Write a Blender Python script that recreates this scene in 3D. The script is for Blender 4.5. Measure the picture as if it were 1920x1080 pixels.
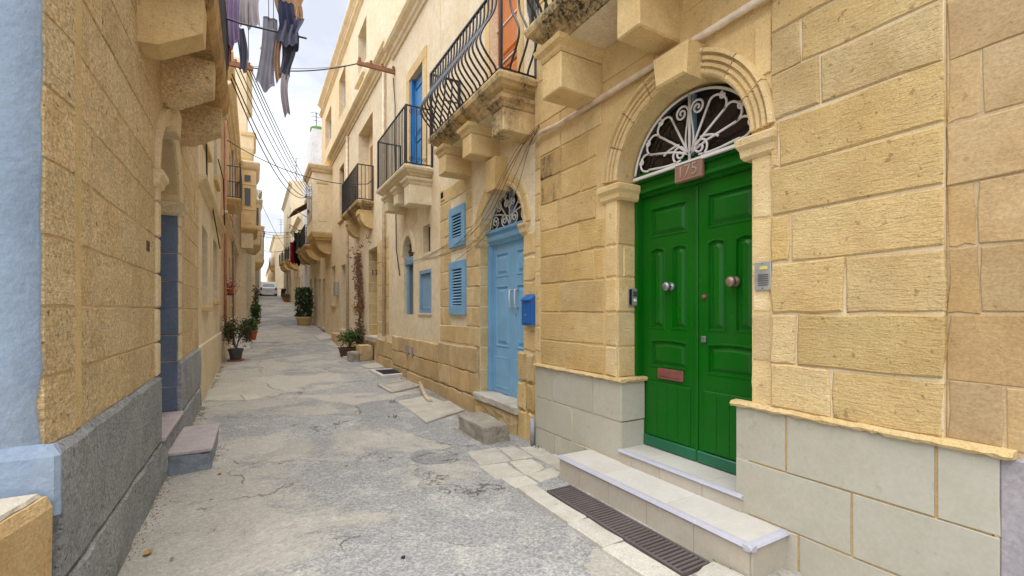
import bpy, math, random
from mathutils import Vector, Matrix, noise
from mathutils.geometry import tessellate_polygon

for _o in list(bpy.data.objects):
    bpy.data.objects.remove(_o)
S = bpy.context.scene
COL = S.collection
R = math.radians
EYE = 1.53                      # camera height above the near street
FPX, CX, HY = 853.0, 960.0, 582.0
TH = math.atan(485.0 / 853.0)   # view direction, turned from the street axis (+Y) towards the right wall (+X)
CT, ST = math.cos(TH), math.sin(TH)

# ------------------------------------------------------------------ camera
cd = bpy.data.cameras.new('camera'); cam = bpy.data.objects.new('camera', cd); COL.objects.link(cam)
cam.location = (0, 0, EYE); cam.rotation_euler = (R(90), 0, -TH)
cd.sensor_width = 36.0; cd.lens = 36.0 * FPX / 1920.0
cd.shift_y = (HY - 540.0) / 1920.0
cd.clip_start = 0.05; cd.clip_end = 2000
S.camera = cam
S.render.resolution_x, S.render.resolution_y = 1024, 576

# ------------------------------------------------------------------ world, sun, exposure
SUN_EL, SUN_AZ = R(69), R(250)    # azimuth clockwise from +Y: over the left roofs, behind the camera
W_ = bpy.data.worlds.new('World'); S.world = W_; W_.use_nodes = True
nt = W_.node_tree; nt.nodes.clear()
wo = nt.nodes.new('ShaderNodeOutputWorld'); bg = nt.nodes.new('ShaderNodeBackground')
sky = nt.nodes.new('ShaderNodeTexSky'); sky.sky_type = 'NISHITA'; sky.sun_disc = False
sky.sun_elevation = SUN_EL; sky.sun_rotation = SUN_AZ; sky.air_density = 1.0; sky.dust_density = 2.0
tc = nt.nodes.new('ShaderNodeTexCoord')
mp = nt.nodes.new('ShaderNodeMapping'); mp.inputs['Scale'].default_value = (1, 1, 1.6)
n1 = nt.nodes.new('ShaderNodeTexNoise'); n1.inputs['Scale'].default_value = 3.2; n1.inputs['Detail'].default_value = 8; n1.inputs['Roughness'].default_value = .55
n1.inputs['Distortion'].default_value = .4
rp_ = nt.nodes.new('ShaderNodeValToRGB')
rp_.color_ramp.elements[0].position = .34; rp_.color_ramp.elements[0].color = (5.1, 5.4, 6.2, 1)
rp_.color_ramp.elements[1].position = .62; rp_.color_ramp.elements[1].color = (8.1, 8.35, 8.9, 1)
mx = nt.nodes.new('ShaderNodeMix'); mx.data_type = 'RGBA'; mx.inputs['Factor'].default_value = .92
nt.links.new(tc.outputs['Generated'], mp.inputs['Vector']); nt.links.new(mp.outputs[0], n1.inputs['Vector'])
nt.links.new(n1.outputs['Fac'], rp_.inputs['Fac'])
nt.links.new(sky.outputs[0], mx.inputs['A']); nt.links.new(rp_.outputs[0], mx.inputs['B'])
nt.links.new(mx.outputs['Result'], bg.inputs['Color']); bg.inputs['Strength'].default_value = .0505
nt.links.new(bg.outputs[0], wo.inputs['Surface'])
sl = bpy.data.lights.new('sun', 'SUN'); sl.energy = 1.5; sl.angle = R(80); sl.color = (1, .985, .965)
so = bpy.data.objects.new('sun', sl); COL.objects.link(so)
_d = Vector((math.sin(SUN_AZ) * math.cos(SUN_EL), math.cos(SUN_AZ) * math.cos(SUN_EL), math.sin(SUN_EL)))
so.rotation_euler = (-_d).to_track_quat('-Z', 'Y').to_euler(); so.location = (-4, -6, 14)
S.view_settings.view_transform = 'Standard'; S.view_settings.look = 'None'
S.view_settings.exposure = 1.68; S.view_settings.gamma = 1.0
S.view_settings.use_curve_mapping = False
S.cycles.max_bounces = 8; S.cycles.diffuse_bounces = 5; S.cycles.glossy_bounces = 2; S.cycles.caustics_reflective = False; S.cycles.caustics_refractive = False
S.cycles.use_adaptive_sampling = True; S.cycles.adaptive_threshold = .015

# ------------------------------------------------------------------ photo geometry (offsets in metres from the eye)
def ray(u, v=HY):
    x = (u - CX) / FPX
    return (x * CT + ST, CT - x * ST, (HY - v) / FPX)
def PY(u, X):
    d = ray(u); return d[1] / d[0] * X
def PZ(u, v, X):
    d = ray(u, v); return EYE + d[2] / d[0] * X
def ground(y):
    if y < 0: return 0.0
    if y < 36: return .00115 * y * y
    if y < 75: return .00115 * 1296 + .0828 * (y - 36)
    return .00115 * 1296 + .0828 * 39 + .03 * (y - 75)
def GP(u, v):
    d = ray(u, v); t = 3.0
    for _ in range(60):
        t = .5 * t + .5 * max(.5, (ground(d[1] * t) - EYE) / d[2]) if d[2] < 0 else t
    return (d[0] * t, d[1] * t)

# ------------------------------------------------------------------ mesh building
class MB:
    def __init__(s): s.v = []; s.f = []
    def add(s, vs, fs):
        b = len(s.v); s.v += [tuple(p) for p in vs]; s.f += [tuple(i + b for i in f) for f in fs]; return s
    def box(s, x0, x1, y0, y1, z0, z1, b=0.0):
        x0, x1 = min(x0, x1), max(x0, x1); y0, y1 = min(y0, y1), max(y0, y1); z0, z1 = min(z0, z1), max(z0, z1)
        if b <= 0:
            return s.add([(x, y, z) for x in (x0, x1) for y in (y0, y1) for z in (z0, z1)],
                         [(0, 1, 3, 2), (4, 6, 7, 5), (0, 4, 5, 1), (2, 3, 7, 6), (0, 2, 6, 4), (1, 5, 7, 3)])
        b = min(b, (x1 - x0) * .45, (y1 - y0) * .45, (z1 - z0) * .45)
        vs = []; idx = {}
        for i, x in enumerate((x0, x1)):
            for j, y in enumerate((y0, y1)):
                for k, z in enumerate((z0, z1)):
                    xi = x + (b if i == 0 else -b); yi = y + (b if j == 0 else -b); zi = z + (b if k == 0 else -b)
                    for a, p in enumerate(((x, yi, zi), (xi, y, zi), (xi, yi, z))):
                        idx[i, j, k, a] = len(vs); vs.append(p)
        I = idx; fs = []
        for i in (0, 1):
            fs.append((I[i, 0, 0, 0], I[i, 1, 0, 0], I[i, 1, 1, 0], I[i, 0, 1, 0]))
            fs.append((I[0, i, 0, 1], I[1, i, 0, 1], I[1, i, 1, 1], I[0, i, 1, 1]))
            fs.append((I[0, 0, i, 2], I[1, 0, i, 2], I[1, 1, i, 2], I[0, 1, i, 2]))
            for j in (0, 1):
                fs.append((I[i, j, 0, 0], I[i, j, 1, 0], I[i, j, 1, 1], I[i, j, 0, 1]))
                fs.append((I[i, 0, j, 0], I[i, 1, j, 0], I[i, 1, j, 2], I[i, 0, j, 2]))
                fs.append((I[0, i, j, 1], I[1, i, j, 1], I[1, i, j, 2], I[0, i, j, 2]))
                for k in (0, 1):
                    fs.append((I[i, j, k, 0], I[i, j, k, 1], I[i, j, k, 2]))
        return s.add(vs, fs)
    def loft(s, loops, cap0=True, cap1=True, closed=True):
        n = len(loops[0]); b = len(s.v)
        for l in loops: s.v += [tuple(p) for p in l]
        for k in range(len(loops) - 1):
            for i in range(n if closed else n - 1):
                j = (i + 1) % n
                s.f.append((b + k * n + i, b + k * n + j, b + (k + 1) * n + j, b + (k + 1) * n + i))
        if cap0: s.f.append(tuple(b + i for i in range(n))[::-1])
        if cap1: s.f.append(tuple(b + (len(loops) - 1) * n + i for i in range(n)))
        return s
    def tube(s, pts, r, n=6, closed=False):
        P = [Vector(p) for p in pts]
        if len(P) < 2: return s
        loops = []; up = None
        for i, p in enumerate(P):
            if closed: t = P[(i + 1) % len(P)] - P[i - 1]
            else: t = P[min(i + 1, len(P) - 1)] - P[max(i - 1, 0)]
            if t.length < 1e-9: t = Vector((0, 0, 1))
            t.normalize()
            if up is None: up = Vector((1, 0, 0)) if abs(t.x) < .9 else Vector((0, 0, 1))
            a = t.cross(up)
            if a.length < 1e-4: a = t.cross(Vector((.3, .9, .2)))
            a.normalize(); up = a.cross(t).normalized()
            rr = r[i] if isinstance(r, (list, tuple)) else r
            loops.append([p + (a * math.cos(2 * math.pi * k / n) + up * math.sin(2 * math.pi * k / n)) * rr for k in range(n)])
        if closed: loops.append(loops[0])
        return s.loft(loops, not closed, not closed)
    def lathe(s, prof, c, axis='z', n=20):
        loops = []
        for r_, h in prof:
            l = []
            for k in range(n):
                a = 2 * math.pi * k / n; p, q = r_ * math.cos(a), r_ * math.sin(a)
                l.append({'z': (c[0] + p, c[1] + q, c[2] + h), 'x': (c[0] + h, c[1] + p, c[2] + q), 'y': (c[0] + p, c[1] + h, c[2] + q)}[axis])
            loops.append(l)
        return s.loft(loops)
    def holes(s, outer, inner, M):
        flat = [p for l in [outer] + inner for p in l]
        tris = tessellate_polygon([[Vector((p[0], p[1], 0)) for p in l] for l in [outer] + inner])
        return s.add([M(a, b, 0) for a, b in flat], [tuple(t) for t in tris])
    def rbox(s, x0, x1, y0, y1, z0, z1, r=.03, amp=.012, n=9, seed=0):
        """a worn block: rounded edges, dented faces"""
        lo, hi = Vector((x0, y0, z0)), Vector((x1, y1, z1)); sd = Vector((seed * 3.1, 0, 0))
        for ax in range(3):
            o1, o2 = [(1, 2), (0, 2), (0, 1)][ax]
            for side in (0, 1):
                b = len(s.v)
                for i in range(n + 1):
                    for k in range(n + 1):
                        p = [0, 0, 0]; p[ax] = (lo, hi)[side][ax]; p[o1] = lo[o1] + (hi[o1] - lo[o1]) * i / n; p[o2] = lo[o2] + (hi[o2] - lo[o2]) * k / n
                        p = Vector(p); q = Vector([min(max(p[e], lo[e] + r), hi[e] - r) for e in range(3)]); d = p - q
                        d = d.normalized() if d.length > 1e-9 else Vector((0, 0, 0))
                        w = noise.noise(p * 7 + sd) * amp + noise.noise(p * 19 + sd) * amp * .5 - max(0, noise.noise(p * 11 + sd * 2) - .35) * amp * 4 * (1 if (abs(d.x) > .1) + (abs(d.y) > .1) + (abs(d.z) > .1) > 1 else 0)
                        s.v.append(tuple(q + d * (r + w)))
                for i in range(n):
                    for k in range(n): s.f.append((b + i * (n + 1) + k, b + (i + 1) * (n + 1) + k, b + (i + 1) * (n + 1) + k + 1, b + i * (n + 1) + k + 1))
        return s
    def build(s, name, mat, parent=None, smooth=False):
        me = bpy.data.meshes.new(name); me.from_pydata(s.v, [], s.f); me.update()
        if smooth: me.polygons.foreach_set('use_smooth', [True] * len(me.polygons))
        if mat: me.materials.append(mat)
        o = bpy.data.objects.new(name, me); COL.objects.link(o)
        if parent:
            o.parent = parent
            if parent.type == 'EMPTY': o.matrix_parent_inverse = Matrix.Translation(-parent.location)
        return o

def tag(o, label=None, cat=None, group=None, kind=None):
    for k, x in (('label', label), ('category', cat), ('group', group), ('kind', kind)):
        if x: o[k] = x
    return o
def thing(name, label, cat, loc, group=None):
    o = bpy.data.objects.new(name, None); o.empty_display_size = .2; o.location = loc; COL.objects.link(o)
    return tag(o, label, cat, group)
def XM(X, sg): return lambda a, b, d: (X - sg * d, a, b)      # wall along the street; d = how far proud
def YM(Y): return lambda a, b, d: (a, Y - d, b)               # face that looks back at the viewer
rng = random.Random(7)
def jit(a): return rng.uniform(-a, a)

def arch_pts(y0, y1, z0, zs, rise=1.0, n=20):
    c, r_ = (y0 + y1) / 2, (y1 - y0) / 2
    return [(y0, z0), (y1, z0)] + [(c + r_ * math.cos(math.pi * k / n), zs + r_ * rise * math.sin(math.pi * k / n)) for k in range(n + 1)]
def rect_pts(y0, y1, z0, z1): return [(y0, z0), (y1, z0), (y1, z1), (y0, z1)]

def wall(parent, X, sg, y0, y1, z0, z1, ops, mat, depth=.3, back=4.0, name='wall'):
    """a facade with real openings and reveals, closed at its ends and top"""
    m = MB(); M = XM(X, sg); inner = []
    for o in ops:
        inner.append(arch_pts(o[0], o[1], o[2], o[3], o[5] if len(o) > 5 and o[5] else 1.0) if len(o) > 4 and o[4] == 'arch' else rect_pts(*o[:4]))
    m.holes(rect_pts(y0, y1, z0, z1), inner, M)
    for o, l in zip(ops, inner):
        dd = o[6] if len(o) > 6 else depth
        m.loft([[M(a, b, 0) for a, b in l], [M(a, b, -dd) for a, b in l]], False, True)
    B = X + sg * back
    m.add([(X, y0, z0), (X, y0, z1), (B, y0, z1), (B, y0, z0)], [(0, 1, 2, 3)])
    m.add([(X, y1, z0), (X, y1, z1), (B, y1, z1), (B, y1, z0)], [(0, 1, 2, 3)])
    m.add([(X, y0, z1), (X, y1, z1), (B, y1, z1), (B, y0, z1)], [(0, 1, 2, 3)])
    m.add([(B, y0, z0), (B, y1, z0), (B, y1, z1), (B, y0, z1)], [(0, 1, 2, 3)])
    return m.build(name, mat, parent)

def brick(parent, M, a0, a1, b0, b1, mat, proud=.012, j=.004, ch=.009, name='brick', back=.012):
    w, h = a1 - a0, b1 - b0
    if w < .03 or h < .03: return None
    P = [(a0, b0), (a0 + w * .33, b0), (a0 + w * .7, b0), (a1, b0), (a1, b0 + h * .5), (a1, b1), (a0 + w * .62, b1), (a0 + w * .3, b1), (a0, b1), (a0, b0 + h * .45)]
    P = [(p[0] + jit(j), p[1] + jit(j)) for p in P]
    ca, cb = (a0 + a1) / 2, (b0 + b1) / 2
    pr = proud + jit(.004)
    def ins(p, c): return (p[0] - math.copysign(min(c, abs(p[0] - ca)), p[0] - ca) * (1 if abs(p[0] - ca) > w * .45 else .0), p[1] - math.copysign(min(c, abs(p[1] - cb)), p[1] - cb) * (1 if abs(p[1] - cb) > h * .3 else 0))
    m = MB(); Q = [ins(p, ch + jit(ch * .4)) for p in P]
    m.loft([[M(a, b, -back) for a, b in P], [M(a, b, max(pr - ch, .001)) for a, b in P], [M(a, b, pr) for a, b in Q]], False, True)
    return m.build(name, mat, parent)

def cut(iv, e0, e1):
    out = []
    for a, b in iv:
        if e1 <= a or e0 >= b: out.append((a, b)); continue
        if e0 > a: out.append((a, e0))
        if e1 < b: out.append((e1, b))
    return out
def masonry(parent, M, a0, a1, courses, ex, mat, L=(.42, .85), gap=.016, joints=None, proud=.012, j=.004, ch=.009, name='brick'):
    for k in range(len(courses) - 1):
        c0, c1 = courses[k], courses[k + 1]; iv = [(a0, a1)]
        for e in ex:
            ov = min(c1, e[3]) - max(c0, e[2])
            if ov > .35 * (c1 - c0): iv = cut(iv, e[0], e[1])
        for s0, s1 in iv:
            if s1 - s0 < .07: continue
            if joints is not None and k in joints: js = [q for q in joints[k] if s0 + .05 < q < s1 - .05]
            else:
                js = []; q = s0 + rng.uniform(.25, 1) * L[0]
                while q < s1 - .15: js.append(q); q += rng.uniform(*L)
            e = [s0] + sorted(js) + [s1]
            for q in range(len(e) - 1):
                brick(parent, M, e[q] + gap / 2, e[q + 1] - gap / 2, c0 + gap / 2, c1 - gap / 2, mat, proud, j, ch, name)

def arc_mould(prof, cy, cz, X, sg, a0=0, a1=math.pi, n=40, rise=1.0):
    """sweep a (radius, proud) profile round an arch"""
    m = MB(); M = XM(X, sg)
    loops = [[M(cy + r_ * math.cos(a0 + (a1 - a0) * k / n), cz + r_ * rise * math.sin(a0 + (a1 - a0) * k / n), d) for r_, d in prof] for k in range(n + 1)]
    return m.loft(loops, True, True, closed=False)
def moulded(m, xb, xf, sg, y0, y1, layers):
    """stack of mouldings carried round three sides of a projecting slab; layers = (z, offset) from the bottom up"""
    loops = [[(xb, y0 - o, z), (xf - sg * o, y0 - o, z), (xf - sg * o, y1 + o, z), (xb, y1 + o, z)] for z, o in layers]
    return m.loft(loops)
def spiral(c, r0, turns, a0, dr=1, n=22, rmin=.12):
    out = []
    for k in range(n + 1):
        t = k / n; a = a0 + dr * turns * 2 * math.pi * t; q = r0 * (1 - t * (1 - rmin))
        out.append((c[0] + q * math.cos(a), c[1] + q * math.sin(a)))
    return out
def bez(p0, p1, p2, p3, n=10):
    return [tuple((1 - t) ** 3 * a + 3 * (1 - t) ** 2 * t * b + 3 * (1 - t) * t * t * c + t ** 3 * d for a, b, c, d in zip(p0, p1, p2, p3)) for t in [i / n for i in range(n + 1)]]
def text(name, s, size, origin, M3, mat, parent, ext=.004):
    cu = bpy.data.curves.new(name, 'FONT'); cu.body = s; cu.size = size; cu.extrude = ext; cu.align_x = 'CENTER'; cu.align_y = 'CENTER'
    t = bpy.data.objects.new('text_tmp', cu); COL.objects.link(t)
    me = bpy.data.meshes.new_from_object(t); bpy.data.objects.remove(t); bpy.data.curves.remove(cu)
    me.name = name
    o = Vector(origin); xa, ya, za = [Vector(a) for a in M3]
    for vtx in me.vertices:
        c = vtx.co.copy(); vtx.co = o + xa * c.x + ya * c.y + za * c.z
    me.materials.clear(); me.materials.append(mat)
    ob = bpy.data.objects.new(name, me); COL.objects.link(ob)
    if parent:
        ob.parent = parent
        if parent.type == 'EMPTY': ob.matrix_parent_inverse = Matrix.Translation(-parent.location)
    return ob
FACE_X = ((0, -1, 0), (0, 0, 1), (-1, 0, 0))     # lettering on the right-hand wall
FACE_Y = ((1, 0, 0), (0, 0, 1), (0, -1, 0))      # lettering on a face that looks back

# ------------------------------------------------------------------ materials
def srgb(r, g, b, k=1.0):
    return tuple((((c / 255 + .055) / 1.055) ** 2.4 if c > 10 else c / 255 / 12.92) * k for c in (r, g, b)) + (1,)
class NT:
    def __init__(s, name, rough=.8, spec=.3):
        s.m = bpy.data.materials.new(name); s.m.use_nodes = True; s.t = s.m.node_tree
        s.b = s.t.nodes['Principled BSDF']; s.b.inputs['Roughness'].default_value = rough; s.b.inputs['Specular IOR Level'].default_value = spec
        s.co = s.n('ShaderNodeTexCoord').outputs['Object']
    def n(s, k, **kw):
        o = s.t.nodes.new(k)
        for a, b in kw.items(): setattr(o, a, b)
        return o
    def l(s, a, b): s.t.links.new(a, b)
    def put(s, sock, x):
        if isinstance(x, bpy.types.NodeSocket): s.l(x, sock)
        else: sock.default_value = x
    def noise(s, scale, det=4, rough=.55, vec=None, dist=0, stretch=None):
        o = s.n('ShaderNodeTexNoise'); o.inputs['Scale'].default_value = scale; o.inputs['Detail'].default_value = det
        o.inputs['Roughness'].default_value = rough; o.inputs['Distortion'].default_value = dist
        c = vec or s.co
        if stretch:
            q = s.n('ShaderNodeMapping'); q.inputs['Scale'].default_value = stretch; s.l(c, q.inputs['Vector']); c = q.outputs[0]
        s.l(c, o.inputs['Vector']); return o.outputs['Fac']
    def ramp(s, f, a, b, ca=(0, 0, 0, 1), cb=(1, 1, 1, 1)):
        o = s.n('ShaderNodeValToRGB'); e = o.color_ramp.elements
        e[0].position = a; e[0].color = ca; e[1].position = b; e[1].color = cb
        s.l(f, o.inputs['Fac']); return o.outputs['Color']
    def mix(s, f, a, b, blend='MIX'):
        o = s.n('ShaderNodeMix', data_type='RGBA', blend_type=blend)
        s.put(o.inputs['Factor'], f); s.put(o.inputs['A'], a); s.put(o.inputs['B'], b); return o.outputs['Result']
    def math(s, op, a, b=0.0):
        o = s.n('ShaderNodeMath', operation=op); s.put(o.inputs[0], a); s.put(o.inputs[1], b); return o.outputs[0]
    def sx(s):
        o = s.n('ShaderNodeSeparateXYZ'); s.l(s.co, o.inputs[0]); return o.outputs[0]
    def rand(s): return s.n('ShaderNodeObjectInfo').outputs['Random']
    def color(s, c): s.put(s.b.inputs['Base Color'], c)
    def bump(s, h, st=.4, dist=.01, prev=None):
        o = s.n('ShaderNodeBump'); o.inputs['Strength'].default_value = st; o.inputs['Distance'].default_value = dist
        s.l(h, o.inputs['Height'])
        if prev is not None: s.l(prev, o.inputs['Normal'])
        s.l(o.outputs[0], s.b.inputs['Normal']); return o.outputs[0]

def stone(name, a, b, stain=(.5, .32, .13, 1), stain_amt=.35, rough=.88, vary=.22, fine=70, bump=.5, chisel=0.0, soot=0.0, grain=0.0, pits=.3, sootlo=.47, mottle=1.0):
    t = NT(name, rough, .25)
    va = t.n('ShaderNodeVectorMath', operation='ADD'); t.l(t.co, va.inputs[0]); t.l(t.math('MULTIPLY', t.rand(), 40.0), va.inputs[1]); t.co = va.outputs[0]   # every block its own piece of stone
    big = t.noise(1.6, 5, .6); mid = t.noise(7, 5, .6)
    c = t.mix(t.ramp(big, .32, .68), a, b)
    c = t.mix(t.math('MULTIPLY', t.ramp(t.noise(2.3, 6, .62, dist=.6), .52, .74), stain_amt), c, stain)
    c = t.mix(.5 * mottle, c, t.mix(t.ramp(mid, .25, .75), (.74, .72, .70, 1), (1.18, 1.18, 1.18, 1)), 'MULTIPLY') if True else c
    v = t.math('ADD', t.math('MULTIPLY', t.rand(), vary), 1 - vary * .5)
    o = t.n('ShaderNodeHueSaturation'); t.l(c, o.inputs['Color']); t.l(v, o.inputs['Value'])
    t.l(t.math('ADD', t.math('MULTIPLY', t.math('FRACT', t.math('MULTIPLY', t.rand(), 17.0)), vary * .45), 1 - vary * .12), o.inputs['Saturation']); c = o.outputs['Color']
    sp = t.noise(fine * 1.7, 3, .7)
    c = t.mix(.55 * mottle, c, t.mix(t.ramp(sp, .3, .7), (.66, .64, .6, 1), (1.22, 1.22, 1.22, 1)), 'MULTIPLY')
    pit = t.ramp(t.noise(fine * .42, 3, .6), .30, .36)
    c = t.mix(t.math('MULTIPLY', t.math('SUBTRACT', 1.0, pit), pits), c, (.16, .1, .045, 1))
    if grain:
        gr_ = t.noise(fine * .75, 4, .75, dist=.5)
        c = t.mix(.8, c, t.mix(t.ramp(gr_, .36, .64), (.58, .55, .5, 1), (1.34, 1.34, 1.32, 1)), 'MULTIPLY')
    if soot:
        k = t.math('MULTIPLY', t.ramp(t.noise(2.4, 6, .65, stretch=(1, 1, .35)), sootlo, sootlo + .16), soot)
        k = t.math('MULTIPLY', k, t.ramp(t.noise(26, 4, .7), .3, .6))
        c = t.mix(k, c, (.03, .027, .022, 1))
    t.color(c)
    nb = t.bump(t.noise(fine, 5, .65), bump, .012)
    nb = t.bump(pit, pits * .8, .006, nb)
    if chisel:
        t.bump(t.noise(9, 4, .6, dist=1.2, stretch=(1, 1.2, 7)), chisel, .02, nb)
    return t.m
def paint(name, c, rough=.35, spec=.5, wear=.12, dirt=(.1, .09, .07, 1), fine=40, bump=.08, vary=.0, bscale=None, chips=.5, dust=.06):
    t = NT(name, rough, spec)
    k = t.mix(t.ramp(t.noise(3, 5, .6), .3, .75), c, tuple(x * .78 for x in c[:3]) + (1,))
    k = t.mix(t.math('MULTIPLY', t.ramp(t.noise(9, 6, .7), .58, .75), wear), k, dirt)
    k = t.mix(t.math('MULTIPLY', t.ramp(t.noise(2.2, 6, .7, stretch=(1, 1, .5)), .42, .8), dust), k, (.5, .47, .4, 1))
    k = t.mix(t.math('MULTIPLY', t.ramp(t.noise(38, 3, .7), .70, .73), chips), k, tuple(min(1, x * 1.5 + .06) for x in c[:3]) + (1,))
    t.color(k)
    nb = t.bump(t.noise(bscale or fine, 4, .6), bump, .01)
    t.bump(t.noise(14, 4, .6, stretch=(1, 9, .6)), .12, .006, nb)
    r_ = t.ramp(t.noise(6, 4, .6), .3, .7, (max(rough - .1, .05),) * 3 + (1,), (min(rough + .12, 1),) * 3 + (1,)); t.l(r_, t.b.inputs['Roughness'])
    return t.m
def plain(name, c, rough=.6, spec=.4, metal=0.0, bump=.0, fine=60, var=.2):
    t = NT(name, rough, spec); t.b.inputs['Metallic'].default_value = metal
    t.color(t.mix(t.ramp(t.noise(12, 4), .3, .7), tuple(x * (1 - var) for x in c[:3]) + (1,), tuple(min(1, x * (1 + var)) for x in c[:3]) + (1,)))
    if bump: t.bump(t.noise(fine, 4), bump, .01)
    return t.m

GOLD = stone('golden limestone block', srgb(210, 187, 139), srgb(199, 169, 117), chisel=.6, fine=55, bump=.65, vary=.26, pits=.5, stain_amt=.38)
GOLDL = stone('light golden limestone block', srgb(214, 187, 136), srgb(202, 170, 114), chisel=.5, fine=55, bump=.6, vary=.24, pits=.45, stain_amt=.3)
PALEGOLD = stone('pale golden limestone', srgb(222, 200, 154), srgb(208, 180, 130), chisel=.4, fine=60, bump=.55, stain_amt=.35, pits=.4)
SMOOTH = stone('smooth limestone dressing', srgb(220, 196, 146), srgb(208, 178, 126), fine=45, bump=.22, stain_amt=.15, vary=.1)
WEATHER = stone('weathered limestone with soot', srgb(216, 194, 148), srgb(196, 166, 118), fine=40, bump=.5, stain_amt=.15, vary=.08, soot=1.0, sootlo=.44)
SOOTY = stone('blackened limestone', srgb(206, 178, 128), srgb(186, 154, 104), fine=40, bump=.5, stain_amt=.2, vary=.08, soot=1.0, sootlo=.40)
MORTAR = stone('lime mortar', srgb(226, 212, 184), srgb(208, 188, 152), fine=90, bump=.4, stain_amt=.1, vary=.04)
NEIGHBOUR = stone('tan neighbour limestone', srgb(188, 165, 126), srgb(178, 149, 108), fine=45, bump=.3, stain_amt=.4, chisel=.15)
PLINTH = stone('pale plinth slab', srgb(184, 181, 168), srgb(175, 170, 153), stain=(.5, .42, .28, 1), stain_amt=.15, fine=25, bump=.07, vary=.08, pits=.12, mottle=.35)
PLASTER = stone('cream lime plaster', srgb(233, 220, 194), srgb(224, 206, 172), fine=30, bump=.14, stain_amt=.15, vary=.06, pits=.1)
PLASTER2 = stone('warm ochre plaster', srgb(231, 214, 180), srgb(220, 199, 158), fine=30, bump=.16, stain_amt=.22, vary=.06, pits=.1)
PLASTER3 = stone('pale worn plaster', srgb(230, 218, 192), srgb(216, 200, 166), fine=30, bump=.16, stain_amt=.2, vary=.06, pits=.1)
PINK = stone('faded pink plaster', srgb(222, 194, 162), srgb(210, 180, 142), fine=30, bump=.14, stain_amt=.2, vary=.06, pits=.1)
BROWNSTONE = stone('brown rough sandstone', srgb(230, 208, 168), srgb(216, 190, 146), fine=62, bump=1.0, stain_amt=.35, vary=.12, chisel=.6, pits=.75, grain=1)
BASE = stone('stained base course stone', srgb(214, 192, 150), srgb(200, 170, 124), fine=45, bump=.7, stain_amt=.35, chisel=.4, soot=.25)
GREYPAINT = stone('grey painted rough stone', srgb(172, 176, 180), srgb(152, 158, 166), stain=(.1, .1, .1, 1), stain_amt=.3, fine=58, bump=1.0, vary=.1, chisel=.5, pits=.8, grain=1)
BLUEWASH = stone('pale blue limewash', srgb(154, 172, 194), srgb(142, 160, 183), stain=(.5, .55, .6, 1), stain_amt=.35, fine=22, bump=.6, vary=.02, pits=.06, mottle=.5)
BLUEREVEAL = stone('slate blue painted stone', srgb(118, 133, 156), srgb(104, 119, 142), stain=(.06, .08, .12, 1), stain_amt=.2, fine=60, bump=.7, vary=.04, pits=.1)
ORANGESTONE = stone('rust stained limestone block', srgb(204, 166, 108), srgb(212, 186, 142), stain=(.34, .18, .07, 1), stain_amt=.55, fine=50, bump=.8, chisel=.4, vary=.02)
WHITEWASHED = stone('whitewashed worn stone', srgb(206, 206, 200), srgb(200, 186, 160), stain=(.5, .42, .3, 1), stain_amt=.5, fine=60, bump=.7, vary=.02)
STEP = stone('grey stone step', srgb(178, 172, 160), srgb(150, 142, 128), stain=(.2, .17, .12, 1), stain_amt=.5, fine=40, bump=.5, vary=.06, soot=.4)
MARBLE = stone('pale grey tile', srgb(204, 202, 196), srgb(194, 190, 182), stain=(.5, .42, .3, 1), stain_amt=.25, fine=18, bump=.04, vary=.08, rough=.5, pits=.05, mottle=.35)
TILE = stone('beige riser tile', srgb(190, 182, 168), srgb(180, 170, 154), stain=(.45, .38, .27, 1), stain_amt=.3, fine=18, bump=.05, vary=.12, rough=.55, pits=.05, mottle=.35)
NOSING = stone('lilac grey step nosing', srgb(184, 184, 194), srgb(172, 172, 184), stain=(.4, .38, .36, 1), stain_amt=.2, fine=20, bump=.03, vary=.03, rough=.45, pits=.03, mottle=.35)
CONCRETE = stone('pale concrete slab', srgb(200, 197, 188), srgb(182, 177, 165), stain=(.26, .22, .15, 1), stain_amt=.5, fine=40, bump=.4, vary=.12, pits=.25)
STEPTOP = stone('mauve painted step top', srgb(196, 184, 184), srgb(182, 174, 176), stain=(.3, .28, .26, 1), stain_amt=.2, fine=30, bump=.15, vary=.02, pits=.05)
STEPBLUE = stone('blue grey painted step', srgb(152, 162, 174), srgb(138, 148, 162), stain=(.12, .12, .13, 1), stain_amt=.4, fine=30, bump=.35, vary=.02, pits=.1)
GREEN = paint('green gloss paint', (.0005, .112, .002, 1), .36, .28, .2, (.02, .05, .02, 1), 30, .05, dust=.025)
GREENKICK = paint('bluish green paint', (.006, .125, .055, 1), .35, .5, .1, (.05, .1, .07, 1), 30, .05)
BLUE = paint('sky blue paint', srgb(128, 180, 218), .45, .4, .12, (.2, .22, .25, 1), 30, .1)
GREYBLUE = paint('dull blue paint', srgb(134, 170, 200), .5, .4, .15, (.2, .22, .25, 1), 30, .1)
VIVID = paint('vivid blue paint', srgb(44, 128, 190), .35, .5, .1, (.1, .1, .12, 1), 30, .05)
MAILBLUE = paint('mailbox blue enamel', srgb(24, 96, 172), .42, .4, .4, (.2, .08, .03, 1), 30, .05)
ORANGE = paint('varnished orange wood', srgb(204, 116, 40), .45, .3, .1, (.2, .06, .01, 1), 30, .1)
WHITE = paint('white painted iron', srgb(232, 228, 224, .95), .45, .4, .15, (.4, .3, .22, 1), 40, .1)
IRON = paint('black painted iron', (.016, .017, .026, 1), .38, .5, .1, (.08, .05, .03, 1), 40, .1)
RUST = paint('rusty cast iron', srgb(98, 90, 88), .8, .3, .3, (.12, .08, .06, 1), 60, .4)
BROWN = paint('brown wood', srgb(150, 100, 50), .6, .3, .2, (.1, .05, .02, 1), 30, .15)
DARKGREY = plain('dark void', (.012, .011, .011, 1), .9, .1)
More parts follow.
